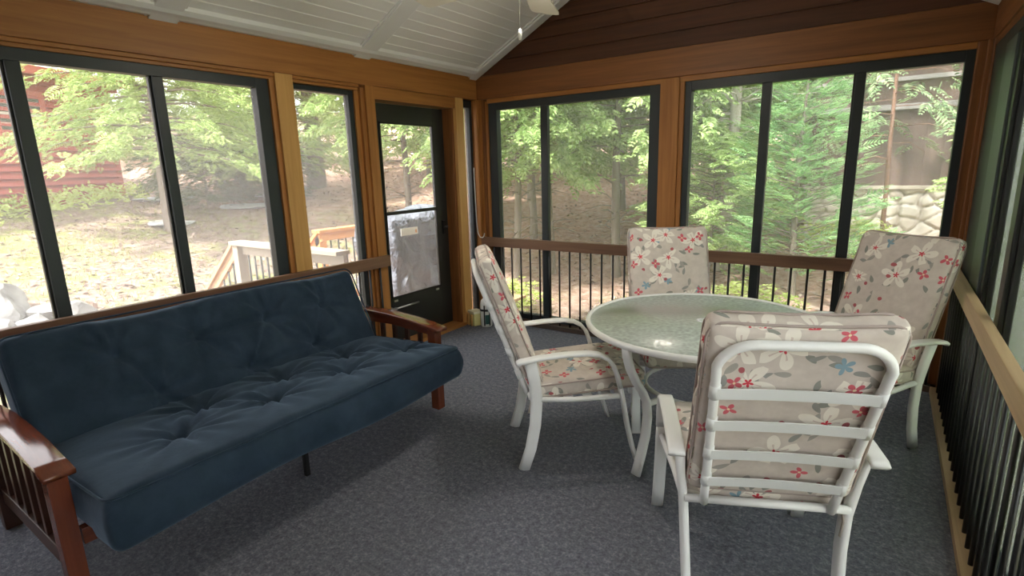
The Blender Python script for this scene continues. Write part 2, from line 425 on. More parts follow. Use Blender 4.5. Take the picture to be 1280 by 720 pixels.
# ---- right wall
wr = empty('wall_right', (W, -2, 0)); tag(wr, 'right wall header and corner mouldings of brown fir', kind='structure')
mesh_box('header_beam', W_dark['y'], wr, W, W + .16, YS, 0, ZB, ZT, .003)
mesh_box('header_moulding', W_dark['y'], wr, W + .01, W + .10, YS, -.03, ZB - .04, ZB, .004)
mesh_box('corner_moulding', W_dark['z'], wr, W - .022, W + .12, -.03, .0, 0, ZB, .007)
mesh_box('corner_moulding', W_dark['z'], wr, W - .0, W + .12, -.06, -.03, 0, ZB, .007)
mesh_box('floor_sill', W_plate['y'], wr, W + .0, W + .14, YS, -.0, 0, .045, .003)
slider('window_6', W + .012, 'x', (-5.3, -.06), .045, 2.15, [(-.93, -.50), (-1.46, -1.36), (-2.4, -2.33), (-3.2, -3.13), (-4.2, -4.13)],
       'long row of grey-green sliding sashes on the right wall', fw=.44, sash=M_black)
mesh_box('sash_stile', M_sashgreen, bpy.data.objects['window_6'], W + .004, W + .03, -.85, -.545, .1, 2.08, .004)

# ---- wall behind the viewer (the house the porch leans on)
wf = empty('wall_front', (W / 2, YS, 0)); tag(wf, 'house wall closing the near end of the porch', kind='structure')
m = MB(); m.prism([(-.16, 0), (W + .16, 0), (W + .16, ZT), (W / 2, RIDGE), (-.16, ZT)], 'y', YS - .12, YS); m.build('wall_boards', wood('pale_wall_board', (.34, .25, .17), (.26, .18, .12), 'x'), wf)
# ---- ceiling
ce = empty('ceiling', (W / 2, -2.5, ZT)); tag(ce, 'white beadboard vaulted ceiling with boxed battens', kind='structure')
def slope(side):
    """beadboard slope as one stepped profile; side=+1 left slope, -1 right slope"""
    L = math.hypot(W / 2, W / 2 * SL); ux, uz = 1 / math.hypot(1, SL), SL / math.hypot(1, SL)
    prof = []; p = .093; s = 0
    while s < L:
        for a, h in ((0, 0), (.070, 0), (.074, .0035), (.085, .0035), (.089, 0)):
            q = min(s + a, L); prof.append((q, h))
        s += p
    prof.append((L, 0))
    pts = [(q * ux + h * uz, ZT + q * uz - h * ux) for q, h in prof]
    pts += [(L * ux, ZT + L * uz + .14), (-.55 * ux, ZT - .55 * uz + .14), (-.55 * ux, ZT - .55 * uz + .02), (-.17, ZT + .01), (0, ZT + .005)]
    if side < 0: pts = [(W - x, z) for x, z in pts]
    m = MB(); n = len(pts)
    vs = [(x, YS - .2, z) for x, z in pts] + [(x, .55, z) for x, z in pts]
    m.add(vs, [(i, (i + 1) % n, (i + 1) % n + n, i + n) for i in range(n)])
    m.add([vs[i] for i in range(n)], [tuple(range(n))]); m.add([vs[i + n] for i in range(n)], [tuple(range(n))])
    m.build('beadboard_slope', M_ceil, ce)
slope(1); slope(-1)
A = R(math.degrees(math.atan(SL)))
for side in (0, 1):
    fx = (lambda x: x) if side == 0 else (lambda x: W - x)
    def strip(nm, y0, y1, th, x0=0.0, x1=W / 2):
        pts = [(x0, ZT + x0 * SL), (x1, ZT + x1 * SL), (x1, ZT + x1 * SL - th), (x0, ZT + x0 * SL - th)]
        MB().prism([(fx(x), z) for x, z in pts], 'y', y0, y1).build(nm, M_white, ce, .004)
    for yc in (-1.40, -2.79, -4.18):
        strip('batten', yc - .075, yc + .075, .024)
        strip('batten_edge', yc - .092, yc - .075, .012); strip('batten_edge', yc + .075, yc + .092, .012)
    strip('gable_trim', -.10, .0, .03); strip('gable_trim_edge', -.125, -.1, .014)
    cv = [(0, -.008), (.03, -.008), (.048, .0), (.075, .008), (.1, .03), (.105, .06), (0, .02)]
    MB().prism([(fx(x), ZT + z) for x, z in cv], 'y', YS, 0).build('cove_trim', M_white, ce, .002)
MB().box(W / 2 - .07, W / 2 + .07, YS, 0, RIDGE - .05, RIDGE).build('ridge_trim', M_white, ce, .004)

# ------------------------------------------------------------------ inside guard rails
def railing(name, label, axis, a0, a1, c, mtop, mplate, step=.108, first=None, plate=True, side=1, y_in=None, topw=.04):
    """c: centre coordinate across; runs a0..a1 along axis"""
    base = (c, (a0 + a1) / 2, 0) if axis == 'y' else ((a0 + a1) / 2, c, 0)
    r = empty(name, base); tag(r, label, 'railing')
    def bx(nm, m, a, b, d0, d1, z0, z1, bev):
        if axis == 'y': return mesh_box(nm, m, r, c + d0, c + d1, a, b, z0, z1, bev)
        return mesh_box(nm, m, r, a, b, c + d0, c + d1, z0, z1, bev)
    bx('top_rail', mtop, a0, a1, -topw / 2, topw / 2, ZR - HR, ZR, .005)
    if plate: bx('bottom_rail', mplate, a0, a1, -.035, .03, 0.0, .042, .004)
    t = first if first is not None else a0 + .06
    k = 0
    while t < a1 - .02 and k < 60:
        p = (c, t) if axis == 'y' else (t, c)
        MB().tube([(p[0], p[1], .04), (p[0], p[1], ZR - HR + .004)], .0085, 10).build('baluster', M_black, r)
        t += step; k += 1
    return r
railing('porch_railing', 'dark brown wood guard rail behind the blue futon on the left wall', 'y', -5.2, -1.302, .022, W_rail['y'], W_plate['y'], first=-5.1 + .02)
railing('porch_railing', 'brown wood guard rail with thin black balusters below the back windows', 'x', .02, W - .05, -.022, W_rail['x'], W_plate['x'], first=.055)
railing('porch_railing', 'wood guard rail coloured tan as if lit, with close black balusters along the right wall', 'y', -5.2, -.045, W - .022, W_railr, W_plate_r, step=.108, first=-5.12)

# ------------------------------------------------------------------ cushions (rounded boxes with dents)
def roundbox(w, d, t, r, step, disp=None):
    """welded rounded box; returns verts, quads, face axis, flat coords"""
    hx, hy, hz = w / 2, d / 2, t / 2
    nx, ny, nz = (max(2, int(round(q / step))) for q in (w, d, t)); nz = max(nz, 6)
    def lin(h, n):
        e = np.linspace(-1, 1, n + 1); return h * np.sign(e) * (1 - (1 - np.abs(e)) ** 1.25)
    X, Y, Z = lin(hx, nx), lin(hy, ny), lin(hz, nz)
    V = []; F = []; ax = []; base = 0
    def face(A, B, fn, axis, flip):
        nonlocal base
        a, b = np.meshgrid(A, B, indexing='ij'); P = fn(a, b).reshape(-1, 3); V.append(P)
        n, m = len(A), len(B); i, j = np.meshgrid(np.arange(n - 1), np.arange(m - 1), indexing='ij')
        q = np.stack([i * m + j, (i + 1) * m + j, (i + 1) * m + j + 1, i * m + j + 1], -1).reshape(-1, 4) + base
        if flip: q = q[:, ::-1]
        F.append(q); ax.append(np.full(len(q), axis)); base += n * m
    st = lambda a, b, c: np.stack([a, b, c], -1)
    for s in (-1, 1):
        face(X, Y, lambda a, b: st(a, b, np.full_like(a, s * hz)), 2, s < 0)
        face(Y, Z, lambda a, b: st(np.full_like(a, s * hx), a, b), 0, s < 0)
        face(X, Z, lambda a, b: st(a, np.full_like(a, s * hy), b), 1, s > 0)
    V = np.concatenate(V); F = np.concatenate(F); ax = np.concatenate(ax)
    key = np.round(V * 1e5).astype(np.int64)
    _, idx, inv = np.unique(key, axis=0, return_index=True, return_inverse=True)
    V = V[idx]; F = inv.reshape(-1)[F]
    lim = np.array([hx, hy, hz]) - r; lim = np.maximum(lim, 0)
    inner = np.clip(V, -lim, lim); dv = V - inner; ln = np.linalg.norm(dv, axis=1, keepdims=True)
    nrm = dv / np.maximum(ln, 1e-9); P = inner + nrm * np.minimum(r, 1e9)
    if disp is not None: P = P + disp(V, P, nrm)
    return P, F, ax, V

def cloth_obj(name, P, F, ax, flat, mtl, parent, xf):
    uv = np.zeros((len(F), 4, 2))
    q = flat[F]
    for a, (i, j, o1, o2) in {2: (0, 1, 0, 0), 0: (1, 2, .83, .31), 1: (0, 2, .41, .77)}.items():
        mk = ax == a; uv[mk, :, 0] = q[mk][:, :, i] + o1; uv[mk, :, 1] = q[mk][:, :, j] + o2 + np.sign(q[mk][:, :, a].mean(1, keepdims=True)) * .37
    o = npmesh(name, xf(P), F, mtl, parent, True)
    l = o.data.uv_layers.new(name='UVMap'); l.data.foreach_set('uv', uv.astype(np.float32).ravel())
    return o

def rim_path(w, d, r, z, n=5):
    pts = []
    for cx, cy, a0 in ((w / 2 - r, d / 2 - r, 0), (-w / 2 + r, d / 2 - r, 90), (-w / 2 + r, -d / 2 + r, 180), (w / 2 - r, -d / 2 + r, 270)):
        for k in range(n + 1):
            a = R(a0 + 90 * k / n); pts.append((cx + r * math.cos(a), cy + r * math.sin(a), z))
    # subdivide long edges
    out = []
    for i in range(len(pts)):
        a = Vector(pts[i]); b = Vector(pts[(i + 1) % len(pts)]); k = max(1, int((b - a).length / .05))
        for j in range(k): out.append(tuple(a.lerp(b, j / k)))
    return np.array(out)

# ------------------------------------------------------------------ patio chair
LEAN = math.atan2(.241, .647)
def back_pt(u, s, n=0.0):
    return (u, -.225 - s * math.sin(LEAN) + n * math.cos(LEAN), .40 + s * math.cos(LEAN) + n * math.sin(LEAN))
def make_chair():
    r = empty('patio_chair')
    for s in (-1, 1):
        MB().sweep([(s * .288, -.222, .615), (s * .276, -.198, .50), (s * .262, -.188, .38), (s * .254, -.196, .25), (s * .248, -.22, .12), (s * .243, -.258, 0)], .030, .060, (1, 0, 0)).build('leg', M_chair, r, local=True)
        arm = [(s * .303, -.285, .603), (s * .303, -.27, .613), (s * .303, -.18, .627), (s * .303, -.05, .637), (s * .303, .06, .638), (s * .302, .12, .628), (s * .301, .165, .603), (s * .300, .195, .565), (s * .299, .215, .51), (s * .298, .23, .45)]
        MB().sweep(arm, .056, .02, (1, 0, 0)).build('armrest', M_chair, r, local=True)
        MB().sweep([(s * .298, .23, .455), (s * .298, .245, .38), (s * .298, .268, .25), (s * .298, .298, .12), (s * .299, .335, 0)], .052, .021, (1, 0, 0)).build('leg', M_chair, r, local=True)
    m = MB()
    for s in (-1, 1): m.tube([(s * .262, -.19, .395), (s * .27, 0, .385), (s * .297, .236, .40)], .014, 10)
    m.tube([(-.297, .236, .395), (.297, .236, .395)], .014, 10)
    for k in range(4): yy = -.12 + k * .1; m.sweep([(-.275, yy, .388), (0, yy, .376), (.275, yy, .388)], .05, .004, (0, 1, 0), rnd=1)
    m.build('seat_frame', M_chair, r, local=True)
    MB().tube([(-.262, -.215, .405), (.262, -.215, .405)], .0145, 12).build('crossbar', M_chair, r, local=True)
    path = []; L = .69; hw = .227; cr = .10
    for q in np.linspace(0, L - cr, 9): path.append((-.20 - (hw - .20) * q / L, q))
    for k in range(1, 8): a = R(180 - 90 * k / 8); path.append((-hw + cr + cr * math.cos(a), L - cr + cr * math.sin(a)))
    path += [(-hw + cr, L), (0, L)]
    path = path + [(-u, s) for u, s in reversed(path[:-1])]
    MB().tube([back_pt(u, s) for u, s in path], .0145, 12).build('back_frame', M_chair, r, local=True)
    for s0 in (.125, .255, .385, .515):
        hwid = .20 + (hw - .20) * s0 / L; m = MB()
        vs = []; nu = 12
        for i in range(nu + 1):
            u = -hwid + 2 * hwid * i / nu; bulge = .0 + .008 * (1 - (u / hwid) ** 2)
            for ds in (-.02, .02):
                for n in (-.012 + bulge, -.016 + bulge): vs.append(back_pt(u, s0 + ds, n))
        fs = []
        for i in range(nu):
            a = i * 4; b = a + 4
            fs += [(a, b, b + 2, a + 2), (a + 1, a + 3, b + 3, b + 1), (a, a + 1, b + 1, b), (a + 2, b + 2, b + 3, a + 3)]
        m.add(vs, fs)
        for sg in (-1, 1): m.tube([back_pt(sg * hwid, s0 - .024), back_pt(sg * hwid, s0 + .024)], .0168, 12)
        m.build('back_strap', M_strap, r, local=True)
    # seat cushion
    def dsp(V, P, n, amp=.014, rows=3, cols=3, w=.51, d=.52):
        o = np.zeros_like(P); top = (V[:, 2] > 0) * 1.0; bot = (V[:, 2] < 0) * 1.0
        u = V[:, 0] / (w / 2); v = V[:, 1] / (d / 2)
        puff = (1 - np.clip(np.abs(u), 0, 1) ** 3) * (1 - np.clip(np.abs(v), 0, 1) ** 3)
        o[:, 2] += top * .016 * puff - bot * .008 * puff
        for i in range(-1, 2):
            for j in range(-1, 2):
                rr = np.hypot(V[:, 0] - i * w * .27, V[:, 1] - j * d * .27)
                o[:, 2] += (-top + bot * .6) * amp * np.exp(-(rr / .035) ** 2) * (abs(i) + abs(j) < 2)
        ed = np.exp(-((np.abs(V[:, 2]) - .0) / .03) ** 2)
        o[:, 0] += np.sign(V[:, 0]) * (np.abs(u) > .99) * ed * (.004 * np.sin(V[:, 1] * 55) + .004 * np.sin(V[:, 1] * 23 + 1))
        o[:, 1] += np.sign(V[:, 1]) * (np.abs(v) > .99) * ed * (.004 * np.sin(V[:, 0] * 47) + .004 * np.sin(V[:, 0] * 21 + 2))
        o[:, 2] += .003 * np.sin(V[:, 0] * 31 + 1) * np.sin(V[:, 1] * 27) * top
        return o
    P, F, ax, fl_ = roundbox(.51, .58, .092, .03, .02, lambda V, P, n: dsp(V, P, n, .014, w=.51, d=.58))
    ang = R(4)
    def xs(P):
        Q = np.array(P); y = Q[:, 1] * math.cos(ang) - Q[:, 2] * math.sin(ang); z = Q[:, 1] * math.sin(ang) + Q[:, 2] * math.cos(ang)
        return np.stack([Q[:, 0], y + .095, z + .447 - .012 * np.clip(Q[:, 1] - .18, 0, 1) * 8], 1)
    sc = cloth_obj('seat_cushion', P, F, ax, fl_, M_floral, r, xs)
    m = MB()
    for zz in (-.031, .031): m.tube([tuple(p) for p in xs(rim_path(.508, .578, .045, zz))], .0045, 6, closed=True)
    m.build('piping', M_piping, sc, local=True)
    P, F, ax, fl_ = roundbox(.515, .705, .085, .03, .02, lambda V, P, n: dsp(V, P, n, .012, w=.515, d=.705))
    def xb(P):
        Q = np.array(P); sag = .012 * np.cos(Q[:, 0] * 9) * (Q[:, 1] > .2) * (Q[:, 1] - .2) * 3
        return np.array([back_pt(a, b + .385 + e, c + .062) for a, b, c, e in zip(Q[:, 0], Q[:, 1], Q[:, 2], -sag)])
    bc = cloth_obj('back_cushion', P, F, ax, fl_, M_floral, r, xb)
    m = MB()
    for zz in (-.028, .028): m.tube([tuple(p) for p in xb(rim_path(.513, .703, .05, zz))], .0045, 6, closed=True)
    m.build('piping', M_piping, bc, local=True)
    MB().sweep([(.235, -.205, .42), (.245, -.215, .36), (.235, -.225, .31)], .014, .003, (0, 1, 0), rnd=1).build('cushion_tie', M_floral, r, local=True)
    return r

CH = [((2.012, -1.91), 40, 'white floral-cushioned patio chair between the futon and the glass table, side-on'),
      ((3.066, -2.371), 114.2, 'white patio chair in the foreground, seen from behind with straps across its back'),
      ((3.293, -1.043), 236, 'white floral-cushioned patio chair in the right corner beside the tan railing'),
      ((2.40, -1.15), 301, 'patio chair behind the glass table, only its floral back showing against the railing')]
proto = make_chair()
for i, (xy, a, lab) in enumerate(CH):
    c = proto if i == 0 else copy_tree(proto)
    c.location = (xy[0], xy[1], 0); c.rotation_euler = (0, 0, R(a - 90)); tag(c, lab, 'chair', 'patio chairs around the glass table')

# ------------------------------------------------------------------ round glass table
def table_glass():
    m = bpy.data.materials.new('hammered_green_glass'); m.use_nodes = True; t = NT(m); nt = t.t
    nt.nodes.remove(t.b); out = nt.nodes['Material Output']; tc = t.n('TexCoord')
    v = t.n('TexVoronoi', Scale=52.0, feature='SMOOTH_F1'); t.l(tc.outputs['Object'], v.inputs['Vector'])
    nz = t.n('TexNoise', Scale=30.0, Detail=2.0); t.l(tc.outputs['Object'], nz.inputs['Vector'])
    bp = t.n('Bump'); bp.inputs['Strength'].default_value = .5; bp.inputs['Distance'].default_value = .004
    t.l(t.math('ADD', v.outputs['Distance'], nz.outputs[0]), bp.inputs['Height'])
    tr = t.n('BsdfTransparent'); tr.inputs[0].default_value = (.72, .86, .78, 1)
    df = t.n('BsdfTranslucent'); df.inputs[0].default_value = (.72, .88, .78, 1)
    d2 = t.n('BsdfDiffuse'); d2.inputs[0].default_value = (.80, .90, .83, 1)
    gl = t.n('BsdfGlossy'); gl.inputs['Roughness'].default_value = .28; t.l(bp.outputs[0], gl.inputs['Normal'])
    fr = t.n('Fresnel', IOR=1.6); t.l(bp.outputs[0], fr.inputs['Normal'])
    a = t.n('MixShader'); a.inputs[0].default_value = .78; t.l(df.outputs[0], a.inputs[1]); t.l(d2.outputs[0], a.inputs[2])
    b = t.n('MixShader'); b.inputs[0].default_value = .78; t.l(tr.outputs[0], b.inputs[1]); t.l(a.outputs[0], b.inputs[2])
    c = t.n('MixShader'); t.l(t.math('MULTIPLY_ADD', fr.outputs[0], 1.4, .02), c.inputs[0]); t.l(t.math('MULTIPLY_ADD', v.outputs['Distance'], .55, .52), b.inputs[0]); t.l(b.outputs[0], c.inputs[1]); t.l(gl.outputs[0], c.inputs[2])
    t.l(c.outputs[0], out.inputs[0]); return m
tb = empty('patio_table', (2.655, -1.55, 0)); tag(tb, 'round white-rimmed patio table with a rippled green glass top', 'table')
TR = .61
MB().lathe([(0, .716), (TR - .018, .716), (TR - .018, .722), (0, .722)], n=72).build('glass_top', table_glass(), tb, local=True, weld=True)
MB().lathe([(TR - .03, .700), (TR - .004, .698), (TR + .004, .704), (TR + .006, .716), (TR + .003, .727), (TR - .006, .731), (TR - .018, .727), (TR - .02, .7225), (TR - .02, .715), (TR - .03, .714), (TR - .03, .70)], n=72).build('rim', M_chair, tb, local=True)
for k in range(4):
    a = R(159 + 90 * k); ca, sa = math.cos(a), math.sin(a)
    prof = [(.575, .70), (.565, .64), (.545, .58), (.50, .50), (.455, .44), (.425, .38), (.415, .30), (.425, .20), (.455, .10), (.49, .0)]
    MB().sweep([(q * ca, q * sa, z) for q, z in prof], .055, .026, (-sa, ca, 0)).build('leg', M_chair, tb, local=True)
    MB().sweep([(q * ca, q * sa, z) for q, z in ((.29, .365), (.35, .365), (.42, .365))], .03, .03, (-sa, ca, 0)).build('ring_bracket', M_chair, tb, local=True)
MB().tube([(.29 * math.cos(2 * PI * k / 40), .29 * math.sin(2 * PI * k / 40), .365) for k in range(40)], .012, 10, closed=True).build('brace_ring', M_chair, tb, local=True)
MB().lathe([(.024, .714), (.024, .726), (.034, .727), (.036, .724), (.036, .72), (.028, .714)], n=24).build('umbrella_collar', M_white, tb, local=True)

# ------------------------------------------------------------------ futon
fu = empty('futon', (.72, -2.91, 0)); tag(fu, 'navy blue tufted futon on a cherry wood frame against the left railing', 'futon')
for yy, nm in ((-3.89, 'L'), (-1.93, 'R')):
    top = [(.16, .555), (.30, .580), (.50, .595), (.70, .593), (.90, .580), (1.05, .561), (1.145, .545)]
    MB().sweep([(x, yy, z) for x, z in top], .094, .022, (0, 1, 0), rnd=2, rad=.16).build('armrest', W_cherry['x'], fu)
    MB().box(1.045, 1.108, yy - .03, yy + .03, 0, .54).build('leg', W_cherry['z'], fu, .004)
    MB().box(.20, .262, yy - .03, yy + .03, 0, .56).build('leg', W_cherryd['z'], fu, .004)
    ap = [(.26, .578 - .012), (.50, .583), (.70, .58), (.90, .567), (1.05, .548), (1.05, .50), (.70, .522), (.26, .51)]
    MB().prism([(x, z) for x, z in ap], 'y', yy - .012, yy + .012).build('arm_apron', W_cherry['x'], fu, .002)
    MB().box(.26, 1.05, yy - .014, yy + .014, .13, .20).build('side_stretcher', W_cherryd['x'], fu, .003)
    for k in range(6):
        x = .36 + k * .118
        MB().box(x - .016, x + .016, yy - .009, yy + .009, .20, .53).build('arm_slat', W_cherryd['z'], fu, .002)
m = MB()
for x in (.50, 1.02): m.box(x - .02, x + .02, -3.84, -1.98, .20, .265)
for k in range(12): y = -3.75 + k * .15; m.box(.50, 1.02, y - .03, y + .03, .265, .285)
m.build('seat_deck', W_cherry['y'], fu, .003)
m = MB(); dx, dz = -math.sin(R(25.5)), math.cos(R(25.5))
for s in (.05, .52): m.bar((.40 + dx * s, -3.84, .33 + dz * s), (.40 + dx * s, -1.98, .33 + dz * s), .03, .06, (dx, 0, dz))
for k in range(12):
    y = -3.75 + k * .15; m.bar((.40 + dx * .05, y, .33 + dz * .05), (.40 + dx * .52, y, .33 + dz * .52), .05, .014, (1, 0, .4))
m.build('back_deck', W_cherry['y'], fu)
for y in (-2.905,): MB().bar((1.04, y, 0), (1.04, y, .22), .024, .024, (1, 0, 0)).build('middle_leg', M_black, fu, .002)
MB().bar((.55, -3.72, .24), (.28, -3.72, .10), .05, .03).build('pivot_arm', M_black, fu)
MB().bar((.55, -2.08, .24), (.28, -2.08, .10), .05, .03).build('pivot_arm', M_black, fu)

def tufts(V, pts, top, amp=.042, ph=0):
    o = np.zeros(len(V))
    for i, (a, b) in enumerate(pts):
        dx_, dy_ = V[:, 0] - a, V[:, 1] - b; rr = np.hypot(dx_, dy_); th = np.arctan2(dy_, dx_)
        o -= amp * (.55 * np.exp(-(rr / .03) ** 2) + .45 * np.exp(-(rr / .11) ** 2))
        o -= .014 * np.exp(-(rr / .14) ** 2) * (1 - np.exp(-(rr / .035) ** 2)) * np.cos(6 * th + i * 1.3 + ph)
        o -= .008 * np.exp(-(rr / .2) ** 2) * (1 - np.exp(-(rr / .05) ** 2)) * np.cos(13 * th + i * 2.1)
    for i in range(len(pts)):
        for j in range(i):
            a = np.array(pts[i]); b = np.array(pts[j]); L = np.linalg.norm(a - b)
            if L > .5: continue
            d = (b - a) / L; q = V[:, :2] - a; t_ = q @ d; e = np.abs(q @ np.array([-d[1], d[0]]))
            o -= .012 * np.exp(-(e / .018) ** 2) * ((t_ > 0) & (t_ < L)) * (.35 + .65 * np.abs(t_ / L - .5) * 2)
    return o * top
CY = -2.925; LN = 1.83
seat_pts = [(1.05 - .935, y - CY) for y in (-3.46, -3.03, -2.60, -2.17)] + [(.80 - .935, y - CY) for y in (-3.26, -2.83, -2.42)]
def dseat(V, P, n):
    o = np.zeros_like(P); top = np.clip(V[:, 2] / .05, 0, 1)
    u = V[:, 0] / .435; v = V[:, 1] / (LN / 2)
    o[:, 2] += top * .022 * (1 - np.abs(u) ** 4) * (1 - np.abs(v) ** 6) + tufts(V, seat_pts, top, .058)
    o[:, 2] += .006 * np.sin(V[:, 1] * 13 + 1) * np.sin(V[:, 0] * 9) * top
    fr = (u > .6) * 1.0
    o[:, 0] += fr * .02 * np.exp(-((V[:, 2] - .0) / .06) ** 2) + fr * .008 * np.sin(V[:, 1] * 17 + .6) * np.exp(-((V[:, 2] + .02) / .05) ** 2)
    o[:, 2] -= (V[:, 2] < -.03) * fr * .02 * (1 + np.sin(V[:, 1] * 5)) * .6
    sd = (np.abs(v) > .97); o[:, 1] += sd * np.sign(V[:, 1]) * .015 * np.exp(-(V[:, 2] / .06) ** 2)
    return o
P, F, ax, fl_ = roundbox(.87, LN, .19, .038, .014, dseat)
a4 = R(-3.5)
def xseat(P):
    Q = np.array(P); x = Q[:, 0] * math.cos(a4) + Q[:, 2] * math.sin(a4); z = -Q[:, 0] * math.sin(a4) + Q[:, 2] * math.cos(a4)
    return np.stack([x + .935 - .72, Q[:, 1] + CY + 2.91, z + .378], 1)
S1, F1 = xseat(P), F
back_pts = [(s, y - CY) for s, y in ((.10, -2.31), (.10, -2.69), (.10, -3.07), (.11, -3.46), (-.13, -2.45), (-.14, -2.87), (-.12, -3.33))]
def dback(V, P, n):
    o = np.zeros_like(P); top = np.clip(V[:, 2] / .05, 0, 1); v = V[:, 1] / (LN / 2); u = V[:, 0] / .29
    o[:, 2] += top * .024 * (1 - np.abs(u) ** 4) * (1 - np.abs(v) ** 6) + tufts(V, back_pts, top, .055, 1.0)
    o[:, 2] += .006 * np.sin(V[:, 1] * 11) * np.sin(V[:, 0] * 12 + 1) * top
    o[:, 0] += (u > .8) * (.010 * np.sin(V[:, 1] * 6.5 + .5) - .010 * (np.abs(v) ** 6))
    return o
P, F, ax, fl_ = roundbox(.60, LN, .165, .045, .014, dback)
LB = R(25.5)
def xback(P):   # local x -> up the slope, z -> out of the front face
    Q = np.array(P)
    x = -math.sin(LB) * Q[:, 0] + math.cos(LB) * Q[:, 2]; z = math.cos(LB) * Q[:, 0] + math.sin(LB) * Q[:, 2]
    return np.stack([x + .462 - .72, Q[:, 1] + CY + 2.91, z + .598], 1)
S2, F2 = xback(P), F
mt = npmesh('mattress', np.concatenate([S1, S2]), np.concatenate([F1, F2[:, ::-1] + len(S1)]), M_navy, fu, True)
bm = bmesh.new(); bm.from_mesh(mt.data); bmesh.ops.recalc_face_normals(bm, faces=bm.faces); bm.to_mesh(mt.data); bm.free()
m = MB()
for zz in (.05,):
    q = rim_path(.868, LN - .002, .05, .085); m.tube([tuple(p) for p in xseat(q)], .0045, 6, closed=True)
    q = rim_path(.598, LN - .002, .05, .07); m.tube([tuple(p) for p in xback(q)], .0045, 6, closed=True)
m.build('mattress_piping', M_navy, mt, local=True)

# ------------------------------------------------------------------ ceiling fan
fa = empty('ceiling_fan', (1.89, -2.03, 2.33)); tag(fa, 'cream five-blade ceiling fan hanging from the vaulted ceiling', 'ceiling fan')
MB().lathe([(0, RIDGE - .02), (.07, RIDGE - .03), (.075, RIDGE - .08), (.02, RIDGE - .12)], (1.89, -2.03, 0), 24).build('canopy', M_fan, fa)
MB().tube([(1.89, -2.03, RIDGE - .10), (1.89, -2.03, 2.56)], .012, 12).build('downrod', M_fan, fa)
MB().lathe([(.015, 2.60), (.05, 2.585), (.11, 2.55), (.12, 2.50), (.11, 2.46), (.06, 2.44), (.055, 2.415), (.0, 2.41)], (1.89, -2.03, 0), 32).build('motor', M_fan, fa)
for k in range(5):
    a = R(112.4 + 72 * k); ca, sa = math.cos(a), math.sin(a)
    def fp(rr, w, z): return (1.89 + rr * ca - w * sa, -2.03 + rr * sa + w * ca, z)
    out = [(.20, -.055), (.20, .055), (.45, .072), (.60, .082), (.632, .078), (.648, .06), (.655, 0), (.648, -.06), (.632, -.078), (.60, -.082), (.45, -.072)]
    vs = [fp(r_, w, 2.415 + w * .2) for r_, w in out] + [fp(r_, w, 2.407 + w * .2) for r_, w in out]; n = len(out)
    b = MB().add(vs, [tuple(range(n)), tuple(reversed(range(n, 2 * n)))] + [(i, i + n, (i + 1) % n + n, (i + 1) % n) for i in range(n)]).build('blade', M_fan, fa)
    MB().sweep([fp(.09, 0, 2.445), fp(.15, 0, 2.43), fp(.23, 0, 2.421)], .03, .008, (-sa, ca, 0), rnd=1).build('blade_arm', M_fan, b)
glow = mat('lit_frosted_globe', (.9, .88, .8), .4); glow.node_tree.nodes['Principled BSDF'].inputs['Emission Color'].default_value = (1, .91, .78, 1)
glow.node_tree.nodes['Principled BSDF'].inputs['Emission Strength'].default_value = 75.0
MB().lathe([(.0, 2.345), (.05, 2.347), (.085, 2.358), (.098, 2.376), (.09, 2.398), (.055, 2.412)], (1.89, -2.03, 0), 28).build('light_globe', glow, fa)
MB().tube([(1.90, -2.10, 2.42), (1.90, -2.10, 2.16)], .0018, 6).build('pull_chain', M_chrome, fa)
MB().lathe([(0, 2.118), (.0075, 2.12), (.0085, 2.14), (.007, 2.165), (0, 2.168)], (1.90, -2.10, 0), 12).build('chain_pull', M_chair, fa)

# ------------------------------------------------------------------ things in the far corner
bo = empty('bottle', (.215, -.26, 0)); tag(bo, 'white bottle with black strap and dark green label in the far corner', 'bottle')
mw = mat('white_plastic', (.78, .79, .76), .4)
MB().lathe([(0, .002), (.052, .003), (.058, .015), (.058, .23), (.05, .265), (.026, .29), (.02, .30), (.02, .32), (0, .32)], n=28).build('bottle_body', mw, bo, local=True)
MB().lathe([(0, .318), (.022, .318), (.022, .345), (.008, .352), (0, .352)], n=20).build('cap', M_black, bo, local=True)
m = MB()
for z in (.175,): m.lathe([(.0575, z - .011), (.061, z - .01), (.061, z + .01), (.0575, z + .011)], n=28)
for a in (-70, -20): m.sweep([(.0605 * math.cos(R(a)), .0605 * math.sin(R(a)), z) for z in (.02, .09, .175, .225)], .014, .003, (-math.sin(R(a)), math.cos(R(a)), 0), rnd=1)
m.build('strap', M_black, bo, local=True)
m = MB(); n = 12; vs = []
for i in range(n + 1):
    a = R(-62 + 44 * i / n); vs += [(.0592 * math.cos(a), .0592 * math.sin(a), .035), (.0592 * math.cos(a), .0592 * math.sin(a), .13)]
m.add(vs, [(2 * i, 2 * i + 2, 2 * i + 3, 2 * i + 1) for i in range(n)], True); m.build('label', mat('dark_green_label', (.02, .085, .075), .5), bo, local=True)
yb = empty('box', (.085, -.27, 0), R(-20)); tag(yb, 'small pale yellow box with a white lid beside the white bottle', 'box')
mesh_b = lambda nm, mm, *a: MB().box(*a).build(nm, mm, yb, .006, local=True)
myel = mat('pale_yellow_plastic', (.70, .66, .30), .5); mcream = mat('cream_lid', (.80, .78, .58), .45)
mesh_b('box_body', myel, -.05, .05, -.045, .045, .0, .125); mesh_b('lid', mcream, -.062, .062, -.055, .055, .125, .15)
mesh_b('wooden_peg', W_post, -.045, -.027, -.068, -.05, 0, .12); mesh_b('wooden_peg', W_post, .012, .03, -.068, -.05, 0, .12)
jr = empty('cup', (.012, -.235, 0)); tag(jr, 'small white cup on the floor at the foot of the slit window', 'cup')
